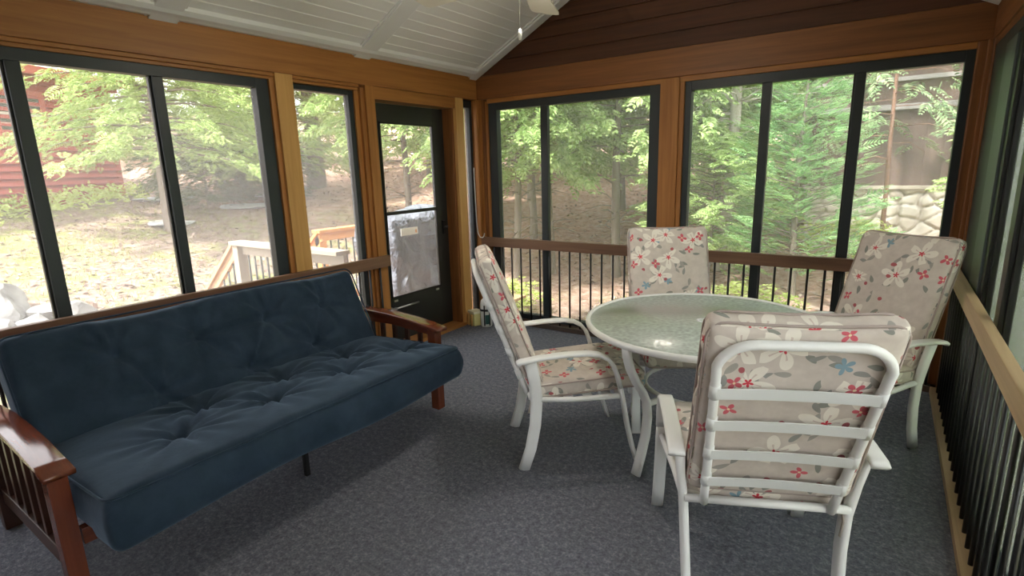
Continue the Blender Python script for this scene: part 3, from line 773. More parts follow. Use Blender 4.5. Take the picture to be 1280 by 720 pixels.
MB().lathe([(0, .002), (.026, .003), (.032, .01), (.036, .075), (.033, .075), (.028, .012), (0, .01)], n=20).build('cup_body', mw, jr, local=True)
MB().tube([(-.03, -.01, .06), (-.05, -.02, .055), (-.052, -.022, .03), (-.03, -.012, .022)], .005, 8).build('handle', mw, jr, local=True)
cd = MB(); pts = [(.0, -.09, 1.55), (.004, -.09, 1.2), (.006, -.088, 1.02), (.012, -.08, .905), (.025, -.065, .862), (.045, -.05, .855), (.06, -.045, .875), (.065, -.042, .90)]
q = []
for i in range(len(pts) - 1):
    for k in range(5): q.append(Vector(pts[i]).lerp(Vector(pts[i + 1]), k / 5))
q.append(Vector(pts[-1])); cd.tube(q, .0045, 8)
tag(cd.build('cord', mw), 'thin white cord looping from the slit window to the end of the back railing', 'cord')

# ================================================================== OUTSIDE
def G(x, y):
    x = np.asarray(x, float); y = np.asarray(y, float)
    d = np.hypot(np.maximum(-x - .5, 0), np.maximum(y - .5, 0))
    return -.72 + .155 * d + .03 * np.sin(x * 1.7 + 1) * np.sin(y * 1.3) + .02 * np.sin(x * 3.9) * np.sin(y * 4.3 + 2) - .012 * np.maximum(x - 5, 0)

def ground_mat():
    m = mat('leafy_ground', (.3, .24, .18), .95, spec=.1); t = NT(m); tc = t.n('TexCoord')
    P = tc.outputs['Object']
    n1 = t.n('TexNoise', Scale=9.0, Detail=8.0, Roughness=.75); t.l(P, n1.inputs['Vector'])
    n2 = t.n('TexNoise', Scale=.55, Detail=4.0, Roughness=.6); t.l(P, n2.inputs['Vector'])
    n3 = t.n('TexNoise', Scale=2.6, Detail=4.0, Roughness=.7); t.l(P, n3.inputs['Vector'])
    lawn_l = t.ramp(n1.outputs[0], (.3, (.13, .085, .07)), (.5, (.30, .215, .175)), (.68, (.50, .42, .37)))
    wood_l_lifted = t.ramp(n1.outputs[0], (.3, (.25, .125, .095)), (.5, (.54, .33, .255)), (.68, (.76, .58, .50)))  # reddish woodland litter, lightened to make up for shade under the trees
    grass = t.ramp(n1.outputs[0], (.32, (.15, .17, .05)), (.62, (.40, .42, .16)))
    sp = t.n('SeparateXYZ'); t.l(P, sp.inputs[0])
    # open lawn near the house on the left and just behind the back wall
    dl = t.math('SQRT', t.math('ADD', t.math('POWER', t.math('ADD', sp.outputs[0], 6.0), 2.0), t.math('POWER', t.math('MULTIPLY', t.math('ADD', sp.outputs[1], 2.0), .8), 2.0)))
    near = t.n('MapRange'); near.inputs[1].default_value = 7.5; near.inputs[2].default_value = 3.0; t.l(dl, near.inputs[0])
    db = t.n('MapRange'); db.inputs[1].default_value = 3.2; db.inputs[2].default_value = 1.0; t.l(sp.outputs[1], db.inputs[0])
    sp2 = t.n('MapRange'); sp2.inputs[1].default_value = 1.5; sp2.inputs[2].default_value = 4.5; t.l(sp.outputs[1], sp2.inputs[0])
    litter = t.mix(sp2.outputs[0], lawn_l, wood_l_lifted)
    msk = t.math('MAXIMUM', near.outputs[0], db.outputs[0])
    f = t.math('MULTIPLY', msk, t.ramp(t.math('MULTIPLY_ADD', n2.outputs[0], .5, t.math('MULTIPLY', n3.outputs[0], .5)), (.48, 0.0), (.60, 1.0)))
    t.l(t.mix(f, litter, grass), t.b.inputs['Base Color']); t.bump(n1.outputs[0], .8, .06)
    return m
gx = np.arange(-42, 34.1, .35); gy = np.arange(-22, 40.1, .35)
X, Y = np.meshgrid(gx, gy, indexing='ij'); Z = G(X, Y)
n_, m_ = X.shape; i, j = np.meshgrid(np.arange(n_ - 1), np.arange(m_ - 1), indexing='ij')
F = np.stack([i * m_ + j, (i + 1) * m_ + j, (i + 1) * m_ + j + 1, i * m_ + j + 1], -1).reshape(-1, 4)
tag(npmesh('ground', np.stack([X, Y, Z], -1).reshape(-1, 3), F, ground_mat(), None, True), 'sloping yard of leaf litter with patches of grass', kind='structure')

# ---- leaves
def leaf_mat(name, c0, c1, c2, tr=.38):
    m = bpy.data.materials.new(name); m.use_nodes = True; t = NT(m); nt = t.t; nt.nodes.remove(t.b)
    out = nt.nodes['Material Output']; ge = t.n('NewGeometry'); tc = t.n('TexCoord')
    nz = t.n('TexNoise', Scale=1.4, Detail=2.0); t.l(tc.outputs['Object'], nz.inputs['Vector'])
    f = t.math('MULTIPLY_ADD', ge.outputs['Random Per Island'], .55, t.math('MULTIPLY', nz.outputs[0], .5))
    c = t.ramp(f, (.2, c0), (.5, c1), (.85, c2))
    d = t.n('BsdfDiffuse'); t.l(c, d.inputs[0]); s = t.n('BsdfTranslucent'); t.l(c, s.inputs[0])
    mx = t.n('MixShader'); mx.inputs[0].default_value = tr; t.l(d.outputs[0], mx.inputs[1]); t.l(s.outputs[0], mx.inputs[2])
    t.l(mx.outputs[0], out.inputs[0]); return m
L_hem = leaf_mat('hemlock_green', (.22, .33, .10), (.42, .55, .20), (.62, .72, .34))
L_ced = leaf_mat('cedar_green', (.24, .37, .12), (.46, .62, .25), (.68, .80, .40))
L_spr = leaf_mat('spruce_green', (.12, .28, .11), (.27, .50, .21), (.50, .72, .32))
L_blue = leaf_mat('grey_green', (.16, .25, .14), (.32, .44, .24), (.52, .62, .36))
L_yel = leaf_mat('yellow_green', (.36, .46, .10), (.58, .68, .20), (.76, .82, .36))
L_bark = wood('grey_bark', (.30, .25, .21), (.14, .11, .09), 'z', .9, 20)
L_pale = wood('pale_dead_wood', (.62, .57, .50), (.42, .37, .32), 'z', .9, 20)
L_red = wood('reddish_bark', (.34, .19, .14), (.20, .11, .085), 'z', .9, 20)

def spray_template(n, w, ang, ln, droop=.25):
    """flat frond: 2n+1 diamond leaflets along a unit axis (x along, y side, z up)"""
    Q = []
    def leaf(x0, y0, a, l, ww, z0):
        ca, sa = math.cos(a), math.sin(a)
        mid = (x0 + ca * l * .5, y0 + sa * l * .5); tip = (x0 + ca * l, y0 + sa * l)
        Q.append([(x0, y0, z0), (mid[0] - sa * ww, mid[1] + ca * ww, z0 + .02), (tip[0], tip[1], z0 - droop * l * .6), (mid[0] + sa * ww, mid[1] - ca * ww, z0 + .02)])
    for k in range(n):
        t = (k + .5) / n
        for s in (-1, 1): leaf(t * .85, 0, s * R(ang), ln * (1.05 - .75 * t), w, -droop * t * t)
    leaf(.8, 0, 0, .25, w, -droop * .64)
    return np.array(Q)
T_hem = spray_template(6, .05, 52, .46)
T_ced = spray_template(4, .085, 42, .55, .35)
T_spr = spray_template(6, .042, 48, .36, -.05)
T_leaf = spray_template(2, .13, 50, .5, .3)

def sprays(P, D, S, tpl, rs, upv=(0, 0, 1), jit=.35):
    P = np.asarray(P); D = np.asarray(D); S = np.asarray(S)[:, None, None, None]
    D = D / np.linalg.norm(D, axis=1, keepdims=True)
    U = np.array(upv) + rs.normal(0, jit, D.shape)
    side = np.cross(U, D); side /= np.linalg.norm(side, axis=1, keepdims=True); U = np.cross(D, side)
    t = tpl[None]
    V = P[:, None, None] + S * (t[..., 0:1] * D[:, None, None] + t[..., 1:2] * side[:, None, None] + t[..., 2:3] * U[:, None, None])
    V = V.reshape(-1, 3); return V, np.arange(len(V)).reshape(-1, 4)

def make_tree(name, seed, h, r0, base, nb, leaf, tpl, size, dens=1.0, droop=.25, rise=.1, trunk_r=.12, bark=None, taper=.85, inner=.25, lean=(0, 0), shape='cone', bare_low=0):
    rs = np.random.RandomState(seed); r = empty(name)
    tp = lambda z: np.array([lean[0] * z + .03 * math.sin(z * 1.3 + seed), lean[1] * z + .03 * math.cos(z * 1.1 + seed), z])
    m = MB(); zs = np.linspace(-1.5, h, 14)
    m.tube([tuple(tp(z)) for z in zs], [max(.012, trunk_r * (1 - .9 * max(z, 0) / h) * (1.15 if z < .2 else 1)) for z in zs], 9)
    P, D, S = [], [], []
    for b in range(nb):
        f = (b + rs.rand()) / nb; z = base + (h - base) * (1 - (1 - f) ** 1.15)
        prof = (1 - (z - base) / (h - base)) ** taper if shape == 'cone' else math.sin(PI * min(1, .12 + .88 * (z - base) / (h - base))) ** .6
        L = (r0 * prof + .18) * rs.uniform(.75, 1.12); a = b * 2.39996 + rs.uniform(-.35, .35)
        dirh = np.array([math.cos(a), math.sin(a), 0]); o = tp(z)
        bp = lambda t: o + dirh * L * t + np.array([0, 0, rise * L * t - droop * L * t * t])
        if L > .5: m.tube([tuple(bp(t)) for t in (0, .35, .7, .95)], [trunk_r * .2, trunk_r * .14, trunk_r * .08, .004], 5)
        ns = int(dens * (6 + 26 * L / max(size * 4, .4)) * .55)
        for q in range(max(4, ns)):
            t = inner + (1 - inner) * math.sqrt(rs.rand()); s = 1 if q % 2 else -1
            ta = a + s * rs.uniform(.3, 1.15); k = 1.15 - .55 * t
            dd = np.array([math.cos(ta), math.sin(ta), rise - 2 * droop * t + rs.normal(0, .15)])
            P.append(bp(t) + rs.normal(0, size * .22, 3)); D.append(dd); S.append(size * k * rs.uniform(.75, 1.25))
        P.append(bp(.93)); D.append(dirh + np.array([0, 0, rise - 2 * droop])); S.append(size)
    for b in range(bare_low):   # dead twigs under the crown
        z = base * rs.uniform(.25, 1); a = rs.uniform(0, 6.28); L = rs.uniform(.25, .7); o = tp(z)
        e = o + np.array([math.cos(a) * L, math.sin(a) * L, rs.uniform(-.15, .3)])
        m.tube([tuple(o), tuple((o + e) / 2 + np.array([0, 0, .04])), tuple(e)], [.012, .008, .003], 5)
    m.build('trunk', bark or L_bark, r, local=True)
    V, F = sprays(P, D, S, tpl, rs)
    npmesh('foliage', V, F, leaf, r)
    return r

def put(r, x, y, rz=0, s=1.0, label=None, cat='tree', group=None, dz=0):
    r.location = (x, y, float(G(x, y)) + dz); r.rotation_euler = (0, 0, rz); r.scale = (s, s, s); return tag(r, label, cat, group)

hem = make_tree('hemlock_tree', 3, 8.0, 2.35, 1.42, 165, L_hem, T_hem, .34, 1.9, .24, .10, .13, inner=.08)
put(hem, -8.4, .72, .4, 1, 'broad drooping hemlock hiding the right end of the red shed')
for (x, y, rz, s, lab) in ((-9.9, 4.0, 2.6, .95, 'hemlock behind the broad hemlock, right of the window mullion'), (-11.6, 4.1, 4.4, .8, 'smaller hemlock at the corner of the red shed')):
    put(copy_tree(hem), x, y, rz, s, lab, dz=-.5)
hm2 = make_tree('hemlock_tree', 14, 8.5, 2.9, 2.2, 120, L_hem, T_hem, .40, 1.5, .26, .10, .22, inner=.1, bare_low=10); put(hm2, -10.9, 6.0, 2.1, 1.15, 'tall hemlock with a thick dark trunk seen through the narrow window', dz=.2)
ced = make_tree('cedar_tree', 5, 6.4, 1.75, 1.75, 120, L_ced, T_ced, .34, 1.7, .3, .15, .068, bare_low=14, shape='round', taper=.7)
put(ced, -1.58, 3.0, .3, 1, 'cedar on a thin grey trunk nearest the left end of the back window')
for (x, y, rz, s, lab) in ((-1.22, 3.45, 3.3, .95, 'cedar just left of the black mullion of the left back window'), (-.15, 3.75, 2.0, 1.12, 'leafy cedar with a stout trunk in the middle of the left back window'),
                           (-2.7, 5.2, 4.0, 1.2, 'cedar standing back behind the black mullion of the left back window'),
                           (.35, 5.7, 1.1, 1.1, 'cedar behind the fir post between the back windows'),
                           (-4.85, 3.75, 5.1, 1.12, 'slim cedar with straight trunk framed in the door glass')):
    put(copy_tree(ced), x, y, rz, s, lab)
spr = make_tree('spruce_tree', 9, 3.2, .86, .25, 110, L_spr, T_spr, .26, 1.5, .02, .30, .05, taper=.8)
put(spr, 2.45, 3.5, 0, 1.0, 'bright green young spruce in the middle light of the right back window', dz=.05)
sh = make_tree('evergreen_shrub', 12, 2.3, 1.0, .15, 80, L_ced, T_hem, .34, 1.2, .12, .3, .04, shape='round')
put(sh, 1.3, 3.75, 0, .88, 'yellowish evergreen shrub below the dead tree', 'shrub')
put(copy_tree(sh), 1.2, 6.3, 2.0, 1.15, 'evergreen shrub behind the young spruce, left of the stone foundation', 'shrub')
h3 = make_tree('hemlock_tree', 21, 6.0, 1.45, 1.75, 56, L_blue, T_hem, .34, 1.1, .5, .18, .036, bark=L_red, bare_low=4)
put(h3, 3.35, 5.05, .9, 1.0, 'grey-green hemlock on a thin reddish trunk before the stone foundation', dz=0)
ud = make_tree('evergreen_shrub', 41, 1.7, 1.25, .1, 70, leaf_mat('deep_shade_green', (.07, .10, .055), (.14, .18, .10), (.24, .28, .16)), T_hem, .34, 1.2, .2, .2, .04, shape='round')  # added dark shrubs, in place of the deep shade below the hemlocks
put(ud, -10.4, 2.5, .4, 1, 'added dark shrub standing in for shade under the hemlocks right of the red shed', 'shrub')
put(copy_tree(ud), -10.3, 3.9, 2.2, .9, 'smaller added dark shrub standing in for shade under the hemlocks, nearer the fir post', 'shrub')
yl = make_tree('low_shrub', 30, .55, .5, .05, 34, L_yel, T_leaf, .22, 1.0, .1, .35, .02, shape='round')
put(yl, 2.95, 5.0, 0, 1, 'low yellow-green shrub at the foot of the stone foundation', 'shrub')
put(copy_tree(yl), -5.6, 6.2, 1.4, 1.5, 'small yellow-leaved shrub seen through the door glass', 'shrub', dz=1.0)
for k, (x, y, s, lab) in enumerate(((-.9, 1.6, .8, 'small yellow-green shrub outside the balusters of the left back window'), (2.1, 2.2, .9, 'small leafy shrub outside the balusters of the right back window'))):
    put(copy_tree(yl), x, y, k * 2.2, s, lab, 'shrub')
# dead pale tree
dt = empty('dead_tree'); m = MB(); rs = np.random.RandomState(4)
zz = np.linspace(-.2, 6.2, 12); m.tube([(.05 * math.sin(z) + .03 * z, 0, z) for z in zz], [.105 * (1 - .11 * max(z, 0)) for z in zz], 9); m.build('trunk', L_pale, dt, local=True)
m = MB()
for k in range(34):
    z = rs.uniform(1.5, 3.6); a = rs.uniform(0, 6.28); L = rs.uniform(.5, 1.3); pts = [np.array([.03 * z, 0, z])]; d = np.array([math.cos(a), math.sin(a), .25])
    for q in range(5): d = d + rs.normal(0, .28, 3) + np.array([0, 0, -.16]); pts.append(pts[-1] + d / np.linalg.norm(d) * L / 5)
    m.tube([tuple(p) for p in pts], [.024, .019, .015, .012, .009, .005], 5)
m.build('bare_branches', L_pale, dt, local=True); put(dt, 1.30, 4.45, 0, 1, 'pale dead tree with bare curling branches in the left light of the right back window')
# the wood behind
fg = 'dense green trees closing the view behind the yard'
spots = [(-16.5, 6.5), (-15, 10.5), (-12, 11.5), (-9, 12.5), (-6.5, 12.2), (-3.6, 12.8), (-1, 12.5), (1.2, 11), (-18.5, 4.5), (3.2, 13.5), (6.5, 12), (9.5, 10), (-20, 9.5), (-22, 1), (9.5, 3), (10.5, -1.5), (9, 6.5)]
for k, (x, y) in enumerate(spots):
    src = hem if k % 3 else h3
    put(copy_tree(src), x, y, k * 1.7, (.82 + .2 * ((k * 7) % 5) / 5) * (1.0 if k % 3 else 1.7), 'dense green tree in the wood beyond the yard', 'tree', fg, dz=-.9)
for k, (x, y) in enumerate([(-7.3, 8.6), (-4.6, 8.2), (-1.9, 8.0), (.2, 8.3), (1.9, 8.8), (-9.6, 9.6)]):
    put(copy_tree(ced), x, y, k * 1.3, 1.35, 'dense green tree in the wood beyond the yard', 'tree', fg)
for k, (x, y) in enumerate([(5.6, 3.2), (6.2, 1.0), (5.9, -1.6)]):
    put(copy_tree(sh), x, y, k * 1.9, 1.25, ['leafy shrub outside the far end of the right wall', 'leafy shrub outside the middle of the right wall', 'leafy shrub outside the near end of the right wall'][k], 'shrub')

# ---- loose leaves and grass on the ground
rs = np.random.RandomState(2)
N = 26000; px = rs.uniform(-15, 6, N); py = rs.uniform(-6, 13, N); keep = (px < -.4) | (py > .3); px, py = px[keep], py[keep]
keep = ~((px > -2.3) & (py > -1.7) & (py < 3.2) & (px < 0)); px, py = px[keep], py[keep]
D = np.stack([rs.normal(0, 1, len(px)), rs.normal(0, 1, len(px)), rs.normal(0, .25, len(px))], 1)
lf = np.array([[(0, 0, 0), (.5, .3, .06), (1, 0, 0), (.5, -.3, .06)]])
V, F = sprays(np.stack([px, py, G(px, py) + .012], 1), D, rs.uniform(.05, .12, len(px)), lf, rs, jit=.25)
L_dead = leaf_mat('dead_leaf', (.14, .09, .07), (.32, .23, .19), (.58, .49, .43), .2)
tag(npmesh('fallen_leaves', V, F, L_dead), 'brown and pale fallen leaves strewn over the yard', 'leaves', kind='stuff')
N = 16000; cx = rs.uniform(-11, 4, 260); cy = rs.uniform(-5, 4.5, 260); kk = rs.randint(0, 260, N)
px = cx[kk] + rs.normal(0, .38, N); py = cy[kk] + rs.normal(0, .38, N); keep = ((px < -2.6) & (py < 2.5)) | ((py > .5) & (py < 3.0) & (px > -1.9)); px, py = px[keep], py[keep]
keep = ~((px > -3.4) & (py > -1.75) & (py < 3.2) & (px < 0)); px, py = px[keep], py[keep]
D = np.stack([rs.normal(0, .5, len(px)), rs.normal(0, .5, len(px)), np.ones(len(px))], 1)
bl = np.array([[(0, -.05, 0), (0, .05, 0), (.6, .035, .05), (1, 0, .2)]])
V, F = sprays(np.stack([px, py, G(px, py) - .01], 1), D, rs.uniform(.05, .11, len(px)), bl, rs, upv=(1, 0, 0), jit=.8)
tag(npmesh('grass', V, F, leaf_mat('pale_grass', (.22, .25, .06), (.40, .42, .14), (.56, .56, .26), .4)), 'short pale grass growing in patches on the yard', 'grass', kind='stuff')
# weeds along the shed
P0 = np.array([-12.57, 1.48]); dv = np.array([.425, -.905]); nv = np.array([.905, .425])
N = 900; s = rs.uniform(-.2, 5.5, N); o = np.abs(rs.normal(.15, .35, N)) + .1
pts = P0 + s[:, None] * dv + o[:, None] * nv; hh = rs.uniform(0, .34, N) * (1.1 - np.clip(o, 0, 1) * .7)
V, F = sprays(np.stack([pts[:, 0], pts[:, 1], G(pts[:, 0], pts[:, 1]) + hh], 1), np.stack([rs.normal(0, .7, N), rs.normal(0, .7, N), rs.uniform(.1, 1, N)], 1), rs.uniform(.13, .26, N), T_leaf, rs)
tag(npmesh('weeds', V, F, L_yel), 'tall yellow-green weeds along the foot of the red shed', 'weeds', kind='stuff')

# ---- rocks
def rock(name, x, y, sx, sy, sz, seed, mtl, label, rz=0, lift=.3, group=None):
    bm = bmesh.new(); bmesh.ops.create_icosphere(bm, subdivisions=3, radius=1); rs = np.random.RandomState(seed)
    ns = [Vector(rs.normal(0, 1, 3)).normalized() for _ in range(13)]; ds = [rs.uniform(.55, .9) for _ in ns]
    for v in bm.verts:
        for q, d in zip(ns, ds):
            e = v.co.dot(q) - d
            if e > 0: v.co -= q * e
        v.co = Vector((v.co.x * sx, v.co.y * sy, v.co.z * sz))
    me = bpy.data.meshes.new(name); bm.to_mesh(me); bm.free(); me.materials.append(mtl)
    o = bpy.data.objects.new(name, me); COL.objects.link(o); o.location = (x, y, float(G(x, y)) + sz * lift); o.rotation_euler = (0, 0, rz)
    return tag(o, label, 'rock', group)
M_rock = mat('pale_granite', (.52, .49, .47), .9); t = NT(M_rock); nz = t.n('TexNoise', Scale=5.0, Detail=6.0); tc = t.n('TexCoord'); t.l(tc.outputs['Object'], nz.inputs['Vector'])
t.l(t.ramp(nz.outputs[0], (.35, (.15, .145, .14)), (.65, (.31, .30, .29))), t.b.inputs['Base Color']); t.bump(nz.outputs[0], .5, .05)
for k, (x, y, a, b, c, lab) in enumerate(((-5.1, -2.75, .50, .42, .32, 'largest pale boulder in the rock pile behind the left end of the futon'),
        (-4.75, -2.35, .26, .22, .20, 'squarish pale rock right of the largest boulder'), (-4.5, -2.18, .24, .2, .2, 'pale rock touching the window mullion in the rock pile'),
        (-4.4, -2.62, .3, .24, .18, 'low flat rock in front of the largest boulder'), (-4.3, -3.0, .28, .24, .2, 'pinkish rock at the far left of the rock pile'),
        (-4.2, -1.98, .3, .2, .13, 'flat pale rock right of the mullion in the rock pile'))):
    rock('boulder', x, y, a, b, c, 50 + k, M_rock, lab, k * .8)
M_slab = mat('blue_grey_stone', (.50, .50, .53), .7)
for k, (x, y, a, b, lab) in enumerate(((-10.0, 3.2, 1.0, .8, 'wide flat blue-grey stone slab under the hemlock'), (-10.8, 4.4, .8, .6, 'flat stone slab behind the widest slab'),
        (-11.6, 2.0, .8, .5, 'flat pale slab near the corner of the red shed'), (-9.2, 1.0, .9, .5, 'low flat slab in the leaf litter before the red shed'),
        (-1.35, 8.4, .5, .35, 'small flat pale stone on the slope in the left back window'))):
    rock('stone_slab', x, y, a, b, .07, 80 + k, M_slab, lab, k * .9, -.1)

# ---- red shed
M_red = mat('barn_red_paint', (.42, .085, .07), .7); M_redtrim = mat('red_trim_paint', (.50, .12, .095), .6)
M_shingle = mat('pale_shingles', (.55, .47, .42), .9); M_pane = mat('dark_window_glass', (.10, .11, .11), .08, spec=.8)
rzs = math.atan2(dv[1], dv[0])           # local x along the wall, local -y ... out of the wall is +y after the flip below
sd_ = empty('shed', (P0[0], P0[1], 1.0), rzs); tag(sd_, 'red clapboard shed with a many-paned window behind the hemlock', 'shed')
# local frame: x = along wall from the right-hand corner, y = out towards the house
ysgn = 1 if (-math.sin(rzs) * nv[0] + math.cos(rzs) * nv[1]) > 0 else -1
m = MB(); LZ = 7.5; z = 0.0
def yb_(v): return ysgn * v
while z < 2.75:
    m.add([(0, yb_(.07), z), (LZ, yb_(.07), z), (LZ, yb_(.004), z + .15), (0, yb_(.004), z + .15), (0, yb_(-.1), z), (LZ, yb_(-.1), z), (LZ, yb_(-.1), z + .15), (0, yb_(-.1), z + .15)],
          [(0, 1, 2, 3), (4, 7, 6, 5), (0, 4, 5, 1), (3, 2, 6, 7), (0, 3, 7, 4), (1, 5, 6, 2)]); z += .15
m.build('clapboard_wall', M_red, sd_, local=True)
m = MB(); z = 0
while z < 2.75:
    m.add([(-.05, yb_(0), z), (-.05, yb_(-5), z), (-.004, yb_(-5), z + .15), (-.004, yb_(0), z + .15), (.1, yb_(0), z), (.1, yb_(-5), z), (.1, yb_(-5), z + .15), (.1, yb_(0), z + .15)],
          [(0, 1, 2, 3), (4, 7, 6, 5), (0, 4, 5, 1), (3, 2, 6, 7), (0, 3, 7, 4), (1, 5, 6, 2)]); z += .15
m.build('side_wall', M_red, sd_, local=True)
m = MB(); m.box(-.035, .09, *sorted((yb_(-.03), yb_(.045))), 0, 2.7); m.build('corner_board', M_redtrim, sd_, .006, local=True)
m = MB(); m.box(-.3, LZ, *sorted((yb_(-.05), yb_(.05))), 2.62, 2.76); m.build('frieze_board', M_redtrim, sd_, local=True)
m = MB(); m.prism([(yb_(.42), 2.70), (yb_(.42), 2.84), (yb_(-2.5), 4.2), (yb_(-5.4), 2.84), (yb_(-5.4), 2.76), (yb_(-2.5), 4.1), (yb_(.1), 2.75)], 'x', -.35, LZ); m.build('roof', M_shingle, sd_, local=True)
m = MB(); m.box(-.36, LZ, *sorted((yb_(.42), yb_(.45))), 2.69, 2.86); m.build('fascia', M_redtrim, sd_, .004, local=True)
def shed_window(s0, s1, z0, z1):
    m = MB(); yy = sorted((yb_(.0), yb_(.06)))
    m.box(s0 - .11, s0, *yy, z0 - .02, z1 + .1); m.box(s1, s1 + .11, *yy, z0 - .02, z1 + .1); m.box(s0, s1, *yy, z1, z1 + .1); m.box(s0 - .16, s1 + .16, *sorted((yb_(0), yb_(.1))), z0 - .09, z0)
    w = m.build('window', M_redtrim, sd_, .004, local=True)
    MB().box(s0, s1, *sorted((yb_(.012), yb_(.035))), z0, z1).build('pane', M_pane, w, local=True)
    m = MB(); nx = max(2, int(round((s1 - s0) / .28)))
    for k in range(1, nx): x = s0 + (s1 - s0) * k / nx; m.box(x - .014, x + .014, *sorted((yb_(.02), yb_(.048))), z0, z1)
    for k in range(1, 4): z = z0 + (z1 - z0) * k / 4; h = .028 if k == 2 else .014; m.box(s0, s1, *sorted((yb_(.02), yb_(.046))), z - h, z + h)
    m.build('muntins', mat('pale_muntin', (.62, .55, .50), .6), w, local=True)
shed_window(1.72, 2.60, 1.50, 2.31); shed_window(4.0, 4.9, 1.50, 2.31)

# ---- brown house on a fieldstone foundation
bh = empty('house', (5.2, 5.75, 0)); tag(bh, 'brown board house on a pale fieldstone foundation behind the hemlock', 'house')
rs = np.random.RandomState(8)
x0, x1, z0, z1 = 2.3, 9.0, -.35, 1.09
us = np.arange(x0, x1 + .001, .022); vs = np.arange(z0, z1 + .001, .022); U, V_ = np.meshgrid(us, vs, indexing='ij')
seeds = []
zrow = z0
while zrow < z1 + .1:
    xr = x0 - .1 + rs.rand() * .2
    while xr < x1 + .2:
        seeds.append((xr + rs.normal(0, .03), zrow + rs.normal(0, .035))); xr += rs.uniform(.16, .36)
    zrow += .155
seeds = np.array(seeds); q = np.stack([U.ravel(), V_.ravel() * 1.35], 1)
q = q + np.stack([.02 * np.sin(q[:, 1] * 17), .02 * np.sin(q[:, 0] * 15)], 1); sdm = seeds * np.array([1, 1.35])
D1 = np.empty(len(q)); D2 = np.empty(len(q)); I1 = np.empty(len(q), int)
for c in range(0, len(q), 2000):
    dd = np.hypot(q[c:c + 2000, None, 0] - sdm[None, :, 0], q[c:c + 2000, None, 1] - sdm[None, :, 1])
    idx = np.argpartition(dd, 1, axis=1)[:, :2]; d2 = np.take_along_axis(dd, idx, 1); o = np.argsort(d2, 1); d2 = np.take_along_axis(d2, o, 1)
    D1[c:c + 2000], D2[c:c + 2000] = d2[:, 0], d2[:, 1]; I1[c:c + 2000] = np.take_along_axis(idx, o, 1)[:, 0]
e = np.clip((D2 - D1) / .075, 0, 1); hgt = (1 - (1 - e) ** 2.4) * (.045 + .025 * rs.rand(len(seeds))[I1])
P = np.stack([U.ravel(), 5.75 - hgt, V_.ravel()], 1) - np.array([5.2, 5.75, 0])
n_, m_ = U.shape; i, j = np.meshgrid(np.arange(n_ - 1), np.arange(m_ - 1), indexing='ij')
F = np.stack([i * m_ + j, (i + 1) * m_ + j, (i + 1) * m_ + j + 1, i * m_ + j + 1], -1).reshape(-1, 4)
M_stone = mat('fieldstone', (.58, .52, .46), .9); t = NT(M_stone)
at_ = t.n('Attribute', attribute_name='tone'); tc = t.n('TexCoord'); nz = t.n('TexNoise', Scale=14.0, Detail=5.0); t.l(tc.outputs['Object'], nz.inputs['Vector'])
cst = t.ramp(at_.outputs['Fac'], (0.0, (.34, .30, .27)), (.04, (.50, .43, .37)), (.5, (.62, .55, .49)), (1.0, (.74, .68, .63)))
t.l(t.mix(t.math('MULTIPLY', nz.outputs[0], .35), cst, (.42, .38, .35)), t.b.inputs['Base Color']); t.bump(nz.outputs[0], .3, .02)
fo = npmesh('stone_foundation', P, F, M_stone, bh, True)
at2 = fo.data.attributes.new('tone', 'FLOAT', 'POINT'); at2.data.foreach_set('value', np.where(e < .12, 0, .05 + .95 * rs.rand(len(seeds))[I1]).astype(np.float32))
M_brown = wood('weathered_brown_board', (.20, .13, .115), (.115, .075, .068), 'z', .8, 9)
m = MB(); x = 2.3
while x < 9.0: m.box(x, x + .19, 5.80, 5.86, 1.09, 4.3); m.box(x + .185, x + .23, 5.775, 5.86, 1.09, 4.3); x += .215
m.build('board_wall', M_brown, bh)
MB().box(2.25, 9.0, 5.66, 5.9, 1.07, 1.12).build('sill_board', mat('pale_ledge', (.55, .48, .42), .8), bh, .005)
m = MB(); m.box(2.25, 9.0, 5.70, 5.80, 2.22, 2.30); m.build('ledge', mat('grey_ledge', (.36, .33, .33), .8), bh, .005)
m = MB(); m.box(2.25, 9.0, 5.70, 5.80, 2.62, 2.68); m.build('upper_ledge', mat('grey_ledge_b', (.36, .33, .33), .8), bh, .005)
m = MB(); m.prism([(5.3, 4.25), (5.3, 4.4), (8.5, 5.9), (8.5, 5.75)], 'x', 2.0, 9.3); m.build('roof', M_shingle, bh)
MB().box(2.3, 9.0, 5.86, 8.0, -.3, 4.3).build('house_core', M_brown, bh)

